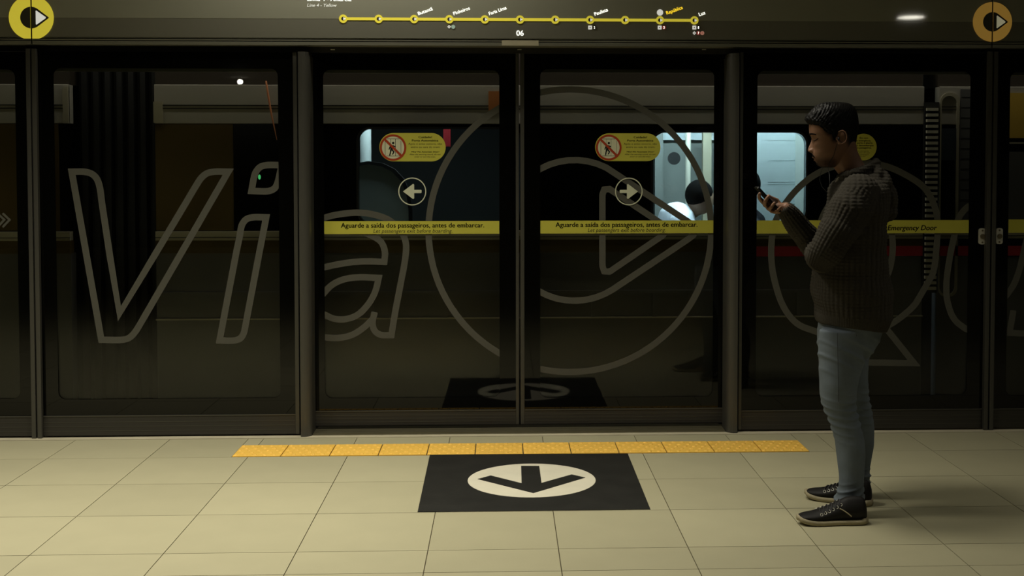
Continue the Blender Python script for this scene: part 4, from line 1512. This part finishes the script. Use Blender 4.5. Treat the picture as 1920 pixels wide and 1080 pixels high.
m_lip = mat('lips', (0.2, 0.085, 0.06), 0.5, var=0.1, scale=80)
for s_ in (-1, 1):
    us = [i / 12 for i in range(13)]
    for k in range(3):
        face_line('eyebrow', [(253.3 - 3.2 * math.sin(u * 2.2) + 1.5 * u + (k - 1) * 1.4 * (1 - .5 * u), s_ * (.009 + .047 * u)) for u in us], [.0021 * (1 - .4 * u) for u in us], m_beard, .0002)
    face_line('eyelashes', [(263.6 - 3.6 * u + 2.2 * math.sin(u * 3.14), s_ * (.022 + .032 * u)) for u in us], [.001 + .0009 * u for u in us], m_hair, .0006)
    face_line('eyelid_fold', [(260.0 - 1.5 * math.sin(u * 3.14), s_ * (.022 + .032 * u)) for u in us], [.0008] * 13, m_lip, -.0003)
    for k in range(4):
        face_line('moustache', [(288.8 + k * 1.15 + 3.6 * u * u + .8 * u, s_ * (.001 + .0265 * u)) for u in us], [.0017 * (1 - .35 * u) for u in us], m_beard, -.0002)
us = [i / 16 * 2 - 1 for i in range(17)]
face_line('upper_lip', [(295.2 + 2.0 * u * u - .5 * (1 - abs(u)) * (abs(u) < .3), u * .0215) for u in us], [.0025 * (1 - .6 * u * u) for u in us], m_lip, -.0014)
face_line('lower_lip', [(300.2 - 1.8 * u * u, u * .0195) for u in us], [.0033 * (1 - .6 * u * u) for u in us], m_lip, -.0020)
# short stubble and the faded sides of the haircut
m_stub = bpy.data.materials.new('stubble')
m_stub.use_nodes = True
nt = m_stub.node_tree
bs = nt.nodes['Principled BSDF']
bs.inputs['Base Color'].default_value = (0.012, 0.008, 0.006, 1)
bs.inputs['Roughness'].default_value = 0.9
tcn = nt.nodes.new('ShaderNodeTexCoord')
nzn = nt.nodes.new('ShaderNodeTexNoise'); nzn.inputs['Scale'].default_value = 900
at_ = nt.nodes.new('ShaderNodeAttribute'); at_.attribute_name = 'stubble_amount'
mmn = nt.nodes.new('ShaderNodeMath'); mmn.operation = 'MULTIPLY'
mmn2 = nt.nodes.new('ShaderNodeMath'); mmn2.operation = 'MULTIPLY'; mmn2.inputs[1].default_value = 1.7
nt.links.new(tcn.outputs['Object'], nzn.inputs['Vector'])
nt.links.new(nzn.outputs['Fac'], mmn2.inputs[0])
nt.links.new(at_.outputs['Fac'], mmn.inputs[0]); nt.links.new(mmn2.outputs[0], mmn.inputs[1])
nt.links.new(mmn.outputs[0], bs.inputs['Alpha'])


def stubble_patch(name, dens, off):
    v, f, idx, dn = [], [], {}, []
    for i in range(len(HR) - 1):
        for j in range(NT):
            q = [(i, j), (i, (j + 1) % NT), (i + 1, (j + 1) % NT), (i + 1, j)]
            if max(dens(*info[k]) for k in q) > 0.01:
                for k in q:
                    if k not in idx:
                        idx[k] = len(v); v.append(tuple(grid[k[0]][k[1]] + head_normal(*k) * off)); dn.append(max(0, min(1, dens(*info[k]))))
                f.append(tuple(idx[k] for k in q))
    o = solid(name, (v, f), m_stub, man)
    at2 = o.data.attributes.new('stubble_amount', 'FLOAT', 'POINT')
    at2.data.foreach_set('value', dn)
    return o


def sst(a, b, x):
    t = max(0.0, min(1.0, (x - a) / (b - a)))
    return t * t * (3 - 2 * t)


stubble_patch('hair_fade', lambda x, py, y, d: sst(-9, 0, d) * .8 * sst(1540, 1552, x) if d < 2 else 0, .0019)
stubble_patch('beard', lambda x, py, y, d: 0 if x > 1572 or py < 284 else max(.95 * sst(302.5, 306.5, py) * sst(.034, .018, abs(y)), .55 * sst(292, 304, py) * sst(1572, 1562, x) * sst(.012, .03, abs(y)), .8 * sst(308, 312, py)), .0019)

# ---- hoodie ----------------------------------------------------------
TORSO = [(322, 1584, 1636, .08), (332, 1573, 1648, .115), (345, 1564, 1655, .165), (360, 1559, 1658, .2), (385, 1556, 1657, .208), (420, 1548, 1654.5, .2), (460, 1538, 1654.5, .195), (500, 1530, 1657, .192),
         (530, 1526, 1664, .192), (556, 1527, 1668, .192), (583, 1532, 1666.5, .188), (598, 1531, 1663, .185), (611, 1533, 1657, .18)]
tor = px_rings(dense(TORSO, 4), 0, 56, 2.35)
zhem = tor[-1][0][2]
for r in tor[-16:]:
    k = (r[0][2] - zhem) / (tor[-16][0][2] - zhem)
    cxr = sum(p[0] for p in r) / len(r)
    for q in range(len(r)):
        x, y, z = r[q]
        r[q] = (x, y, z - 0.13 * (x - cxr) * (1 - k))
hood_parts = [loft_data(tor)]
hood_parts.append(tube_data([mp(1610, 366, -.15), mp(1594, 394, -.185), mp(1572, 432, -.205), mp(1552, 464, -.205), mp(1539, 486, -.2), mp(1533, 480, -.12), mp(1531, 477, -.02), mp(1527, 470, .05)],
                            [.088, .086, .08, .072, .062, .055, .05, .044], 22, 4))
hood_parts.append(tube_data([mp(1610, 366, .15), mp(1578, 424, .19), mp(1546, 478, .185), mp(1528, 462, .155), mp(1505, 436, .105), mp(1486, 411, .062), mp(1474, 396.5, .038)],
                            [.088, .08, .064, .06, .054, .047, .0405], 22, 2))
# hood lying on the back and its rim round the neck
for (px, py, rx, rz, ry, dy) in ((1636, 326, 17, 22, .105, 0), (1648, 345, 19, 30, .12, 0), (1655, 372, 24, 34, .125, 0), (1655, 396, 22, 22, .11, 0), (1625, 338, 26, 20, .125, 0)):
    hood_parts.append(ellipsoid_data(mp(px, py, dy), (rx / PPM, ry, rz / PPM), 28, 18))
rimp = []
for i in range(33):
    a = 2 * math.pi * i / 32
    rimp.append(mp(1608 - 34 * math.cos(a), 319.5 + 13 * math.cos(a) + 3 * math.sin(a) ** 2, .088 * math.sin(a)))
hood_parts.append(tube_data(rimp, [.016 + .006 * (1 - math.cos(2 * math.pi * i / 32)) / 2 for i in range(33)], 12, 2))
hm = remesh(hood_parts, 0.0045, 5, 0.5)
co = get_co(hm); no = get_no(hm)
# hollow the neck opening a little: nothing to do, the neck rises through the rim
bones = [([mp(1610, 366, -.15), mp(1572, 432, -.205), mp(1539, 486, -.2)], .082), ([mp(1539, 486, -.2), mp(1527, 470, .05)], .055),
         ([mp(1610, 366, .15), mp(1578, 424, .19), mp(1546, 478, .185)], .08), ([mp(1546, 478, .185), mp(1505, 436, .105), mp(1474, 396.5, .038)], .052)]
U = np.arctan2(co[:, 1] - YM, co[:, 0] - mp(1600, 480).x) * 0.155
Vv = co[:, 2].copy()
best = np.full(len(co), 1.12)
off = 0.0
for pts, rad in bones:
    acc = 0.0
    for a, b in zip(pts[:-1], pts[1:]):
        a_ = np.array(a); b_ = np.array(b)
        d = b_ - a_; L = np.linalg.norm(d); d /= L
        t = np.clip((co - a_) @ d, 0, L)
        q = co - (a_ + t[:, None] * d)
        dist = np.linalg.norm(q, axis=1) / rad
        u = np.cross(d, (0, 1, 0.01)); u /= np.linalg.norm(u); w = np.cross(d, u)
        ang_ = np.arctan2(q @ w, q @ u) * rad
        m = (dist < best) & (co[:, 2] < mp(1600, 350).z)
        U[m] = ang_[m]; Vv[m] = (acc + t)[m]; best[m] = dist[m]
        acc += L
hemz = np.interp(co[:, 0], [mp(1533, 600).x, mp(1657, 600).x], [mp(1533, 584).z, mp(1657, 597).z])
rib = (co[:, 2] < hemz) & (best >= 1.1)
su = np.abs(np.sin(math.pi * U / .0175)); sv = np.abs(np.sin(math.pi * Vv / .0145))
disp = (su ** 0.7) * (0.35 + 0.65 * sv ** 0.8) * .0062 - .0034
disp[rib] = (np.abs(np.sin(math.pi * U / .009))[rib]) * .0026 - .003
fold = 0.004 * np.sin(co[:, 2] * 38 + co[:, 0] * 14 + co[:, 1] * 9) * np.sin(co[:, 2] * 17 - co[:, 1] * 21 + 1.3)
disp += fold
set_co(hm, co + no * disp[:, None])
link('hoodie', hm, m_knit, man, True)
# shirt collar peeking out in front
v, f = tube_data([mp(1577, 330, -.055), mp(1571, 336, -.03), mp(1568, 341, 0), mp(1571, 336, .03), mp(1577, 330, .055)], [.005, .006, .006, .006, .005], 8, 2)
mk('shirt_collar', v, f, mat('collar_pale', (0.25, 0.23, 0.2), 0.8), man, True)

# ---- jeans -----------------------------------------------------------
PEL = [(575, 1545, 1652, .165), (598, 1540, 1653, .168), (620, 1537, 1648, .168), (640, 1536, 1641, .164), (655, 1538, 1632, .155), (668, 1546, 1620, .13)]
jm = remesh([loft_data(px_rings(dense(PEL, 3), 0, 44, 2.3)), loft_data(px_rings(dense(NEAR_LEG, 4), 0, 36, 2.1)), loft_data(px_rings(dense(FAR_LEG, 4), 0, 36, 2.1))], 0.005, 4, 0.5)
co = get_co(jm); no = get_no(jm)


def zf(py): return mp(1590, py).z


z = co[:, 2]; ph_ = np.where(co[:, 1] < YM, 0.0, 1.7)
knee = np.exp(-((z - zf(768)) / .075) ** 2); ankle = np.exp(-((z - zf(918)) / .05) ** 2); hip = np.exp(-((z - zf(655)) / .07) ** 2)
slope = (co[:, 0] - mp(1580, 760).x)
def crease(t):
    """narrow raised ridges with flat cloth between them"""
    return np.maximum(0, np.sin(t)) ** 2.2 * 1.5 - .35


fold = knee * .0052 * crease((z + slope * .16) * 2 * math.pi / .034 + 2.4 * np.sin(co[:, 1] * 22 + slope * 9) + ph_) * (0.7 + 0.3 * np.sin(slope * 40 + z * 30))
fold += ankle * .0065 * crease((z - slope * .3) * 2 * math.pi / .03 + 2.0 * np.sin(co[:, 1] * 30 + slope * 18) + ph_)
fold += hip * .0026 * crease((z + slope * .5) * 2 * math.pi / .06 + co[:, 1] * 12)
fold += .001 * np.sin(z * 60 + slope * 35) * np.sin(co[:, 1] * 40 + z * 22)
set_co(jm, co + no * fold[:, None])
jeans = link('jeans', jm, m_denim, man, True)
# turned hem rings, side seam and back pocket edge
for rows_ in (NEAR_LEG, FAR_LEG):
    r = rows_[-1]
    a = mp(r[1] - 1, r[0] - 1, r[4]); b = mp(r[2] + 1, r[0] - 1, r[4])
    up = [super_ring(a.x, b.x, YM + r[4], r[3] + .003, a.z + h, 36, 2.1) for h in (-.002, .0, .016, .018)]
    up[0] = super_ring(a.x + .003, b.x - .003, YM + r[4], r[3], a.z - .002, 36, 2.1); up[3] = super_ring(a.x + .004, b.x - .004, YM + r[4], r[3] - .001, a.z + .018, 36, 2.1)
    v, f = loft_data(up)
    mk('cuff', v, f, m_denim, jeans, True)


def on_leg(px, py):
    """point on the camera side of the near leg"""
    rows_ = dense(NEAR_LEG, 6)
    r = min(rows_, key=lambda q: abs(q[0] - py))
    c = (r[1] + r[2]) / 2; a = (r[2] - r[1]) / 2
    u = max(-1, min(1, (px - c) / a))
    return mp(px, py, r[4] - r[3] * (1 - abs(u) ** 2.1) ** (1 / 2.1) - .0005)


v, f = tube_data([on_leg(1570 + (py - 625) * .02, py) for py in range(625, 760, 8)], [.0013] * 17, 6, 1)
mk('side_seam', v, f, m_denim_seam, jeans, True)
v, f = tube_data([on_leg(*p) for p in ((1605, 628), (1607, 634), (1613, 641), (1620, 646), (1628, 648))], [.0026] * 5, 6, 1)
mk('pocket_seam', v, f, m_denim_seam, jeans, True)

# ---- shoes -----------------------------------------------------------
def shoe(origin_px, ang, near):
    heel = Vector((G(*origin_px)[0], G(*origin_px)[1], 0))
    rotm = Matrix.Rotation(ang, 4, 'Z')
    tr = Matrix.Translation(heel) @ rotm
    Ls = 0.288

    def T(p):
        return tuple(tr @ Vector(p))
    # stations from heel (0) to toe (-L): half width, centre y shift, top height, toe spring
    st = [(0.0, .012, 0, .07), (.006, .026, 0, .098), (.02, .034, 0, .108), (.05, .038, 0, .112), (.085, .039, .001, .108), (.11, .040, .002, .096), (.14, .043, .003, .080), (.17, .047, .003, .067), (.2, .049, .003, .056), (.225, .048, .002, .049), (.25, .044, 0, .045), (.266, .037, -.002, .042), (.277, .027, -.003, .038), (.283, .017, -.004, .034), (.286, .008, -.004, .030)]
    def spring(s): return .016 * max(0, (s - .2) / .086) ** 2

    def section(s, w, c, top, z0, grow=0.0, n=22):
        out = []
        for i in range(n):
            a = 2 * math.pi * i / n
            cs, sn = math.cos(a), math.sin(a)
            zz = (top - z0) / 2
            e = 2.6
            y = (w + grow) * math.copysign(abs(cs) ** (2 / e), cs)
            q = math.copysign(abs(sn) ** (2 / e), sn)
            if q > 0:
                y *= 1 - .42 * q * min(1, top / .06)
            out.append(T((-s, c + y, z0 + zz + zz * q)))
        return out
    ss = [r[0] for r in st]
    sd = np.linspace(0, .286, 34)
    col = lambda k: np.interp(sd, ss, [r[k] for r in st])
    w_, c_, t_ = col(1), col(2), col(3)
    rings = [section(s, w, c, t, .012 + spring(s)) for s, w, c, t in zip(sd, w_, c_, t_)]
    v, f = loft_data(rings)
    up = mk('shoe', v, f, m_shoe, man, True)
    up['label'] = 'black lace-up sneaker, the one nearer the camera' if near else 'black lace-up sneaker on the far foot'
    # sole
    rs = []
    for s, w, c in zip(np.concatenate(([-.004], sd[1:], [.290])), np.concatenate(([.014], w_[1:], [.006])), np.concatenate(([0], c_[1:], [-.004]))):
        z0 = spring(max(0, s)); lip = .020 + .001 * max(0, (s - .24) / .05) + (.006 if s < .02 else 0)
        ring = []
        for (yy, zz) in ((-w - .004, z0 + .004), (-w - .005, z0 + lip), (-w + .006, z0 + lip + .001), (w - .006, z0 + lip + .001), (w + .005, z0 + lip), (w + .004, z0 + .004), (w - .002, z0 + .0005), (-w + .002, z0 + .0005)):
            ring.append(T((-s, c + yy, zz)))
        rs.append(ring)
    v, f = loft_data(rs)
    mk('sole', v, f, m_sole, up, True)

    def surf(s, q):
        w, c, t = np.interp(s, sd, w_), np.interp(s, sd, c_), np.interp(s, sd, t_)
        z0 = .012 + spring(s); zz = (t - z0) / 2
        e = 2.6
        qq = q
        cs = (1 - abs(qq) ** e) ** (1 / e)
        y = w * cs * (1 - .42 * qq * min(1, t / .06))
        return s, c, y, z0 + zz + zz * qq
    for k in range(6):
        s = .195 - k * .0165
        for sg in (-1, 1):
            s_, c, y, z_ = surf(s, .45 + .05 * k)
            ctr = Vector((-s_, c + sg * (y + .0015), z_))
            pts = []
            for i in range(11):
                a = 2 * math.pi * i / 10
                pts.append(T((ctr.x + .0052 * math.cos(a), ctr.y - sg * .0032 * math.sin(a) * .8, ctr.z + .0052 * math.sin(a))))
            v, f = tube_data(pts, [.0016] * 11, 6, 1)
            mk('eyelet', v, f, m_eyelet, up, True)
        q0 = surf(s, .5)
        pts = []
        for i in range(9):
            qq = i / 8 * 2 - 1
            s_, c, y, z_ = surf(s, .5 + .46 * (1 - abs(qq) ** 2))
            sg = -1 if qq < 0 else 1
            pts.append(T((-s_ + .004 * qq, c + sg * y if abs(qq) > .01 else c, z_ + .003)))
        v, f = tube_data(pts, [.003] * 9, 6, 1)
        mk('lace', v, f, m_lace, up, True)
    for sg in (-1, 1):
        pts = []
        for i in range(7):
            u = i / 6
            s_, c, y, z_ = surf(.118 - .043 * u, .42 - .85 * u)
            pts.append(T((-s_, c + sg * (y + .0012), z_)))
        v, f = tube_data(pts, [.0024] * 7, 6, 1)
        mk('stripe', v, f, m_sole, up, True)


shoe((1624, 980), 0.0, True)
shoe((1634, 947.5), -0.5, False)

# earphone lead
for pts in ([(1572, 264, -.083), (1568, 275, -.079), (1563, 292, -.066), (1555, 305, -.052), (1553, 316, -.05), (1555, 328, -.075), (1556, 345, -.11)],
            [(1545, 312, .02), (1541, 318, .02), (1538.5, 326, .02), (1537, 338, .015), (1541, 350, 0), (1552, 362, -.03)]):
    v, f = tube_data([mp(*p) for p in pts], [.0012] * len(pts), 6, 1)
    mk('earphone_lead', v, f, m_wire, man, True)
v, f = ellipsoid_data(mp(1572.5, 260, -.085), (.006, .006, .006), 10, 8)
mk('earbud', v, f, m_wire, man, True)

# ---- phone (held, so a thing of its own) --------------------------------
bm = bmesh.new()
prof = rrect(-.036, .036, 0, .145, .009, 5)
vs0 = [bm.verts.new(ph(a, -.004, y)) for y, a in prof]
vs1 = [bm.verts.new(ph(a, .004, y)) for y, a in prof]
bm.faces.new(vs0); bm.faces.new(list(reversed(vs1)))
for i in range(len(prof)):
    j = (i + 1) % len(prof)
    bm.faces.new((vs0[i], vs1[i], vs1[j], vs0[j]))
bmesh.ops.recalc_face_normals(bm, faces=bm.faces)
me = bpy.data.meshes.new('phone'); bm.to_mesh(me); bm.free()
phone = link('smartphone', me, m_phone)
tag(phone, "black smartphone held in the man's raised hand", 'phone')
prof = rrect(-.033, .033, .004, .141, .006, 4)
mk('phone_screen', [ph(a, .0043, y) for y, a in prof], [tuple(range(len(prof)))], m_screen, phone)
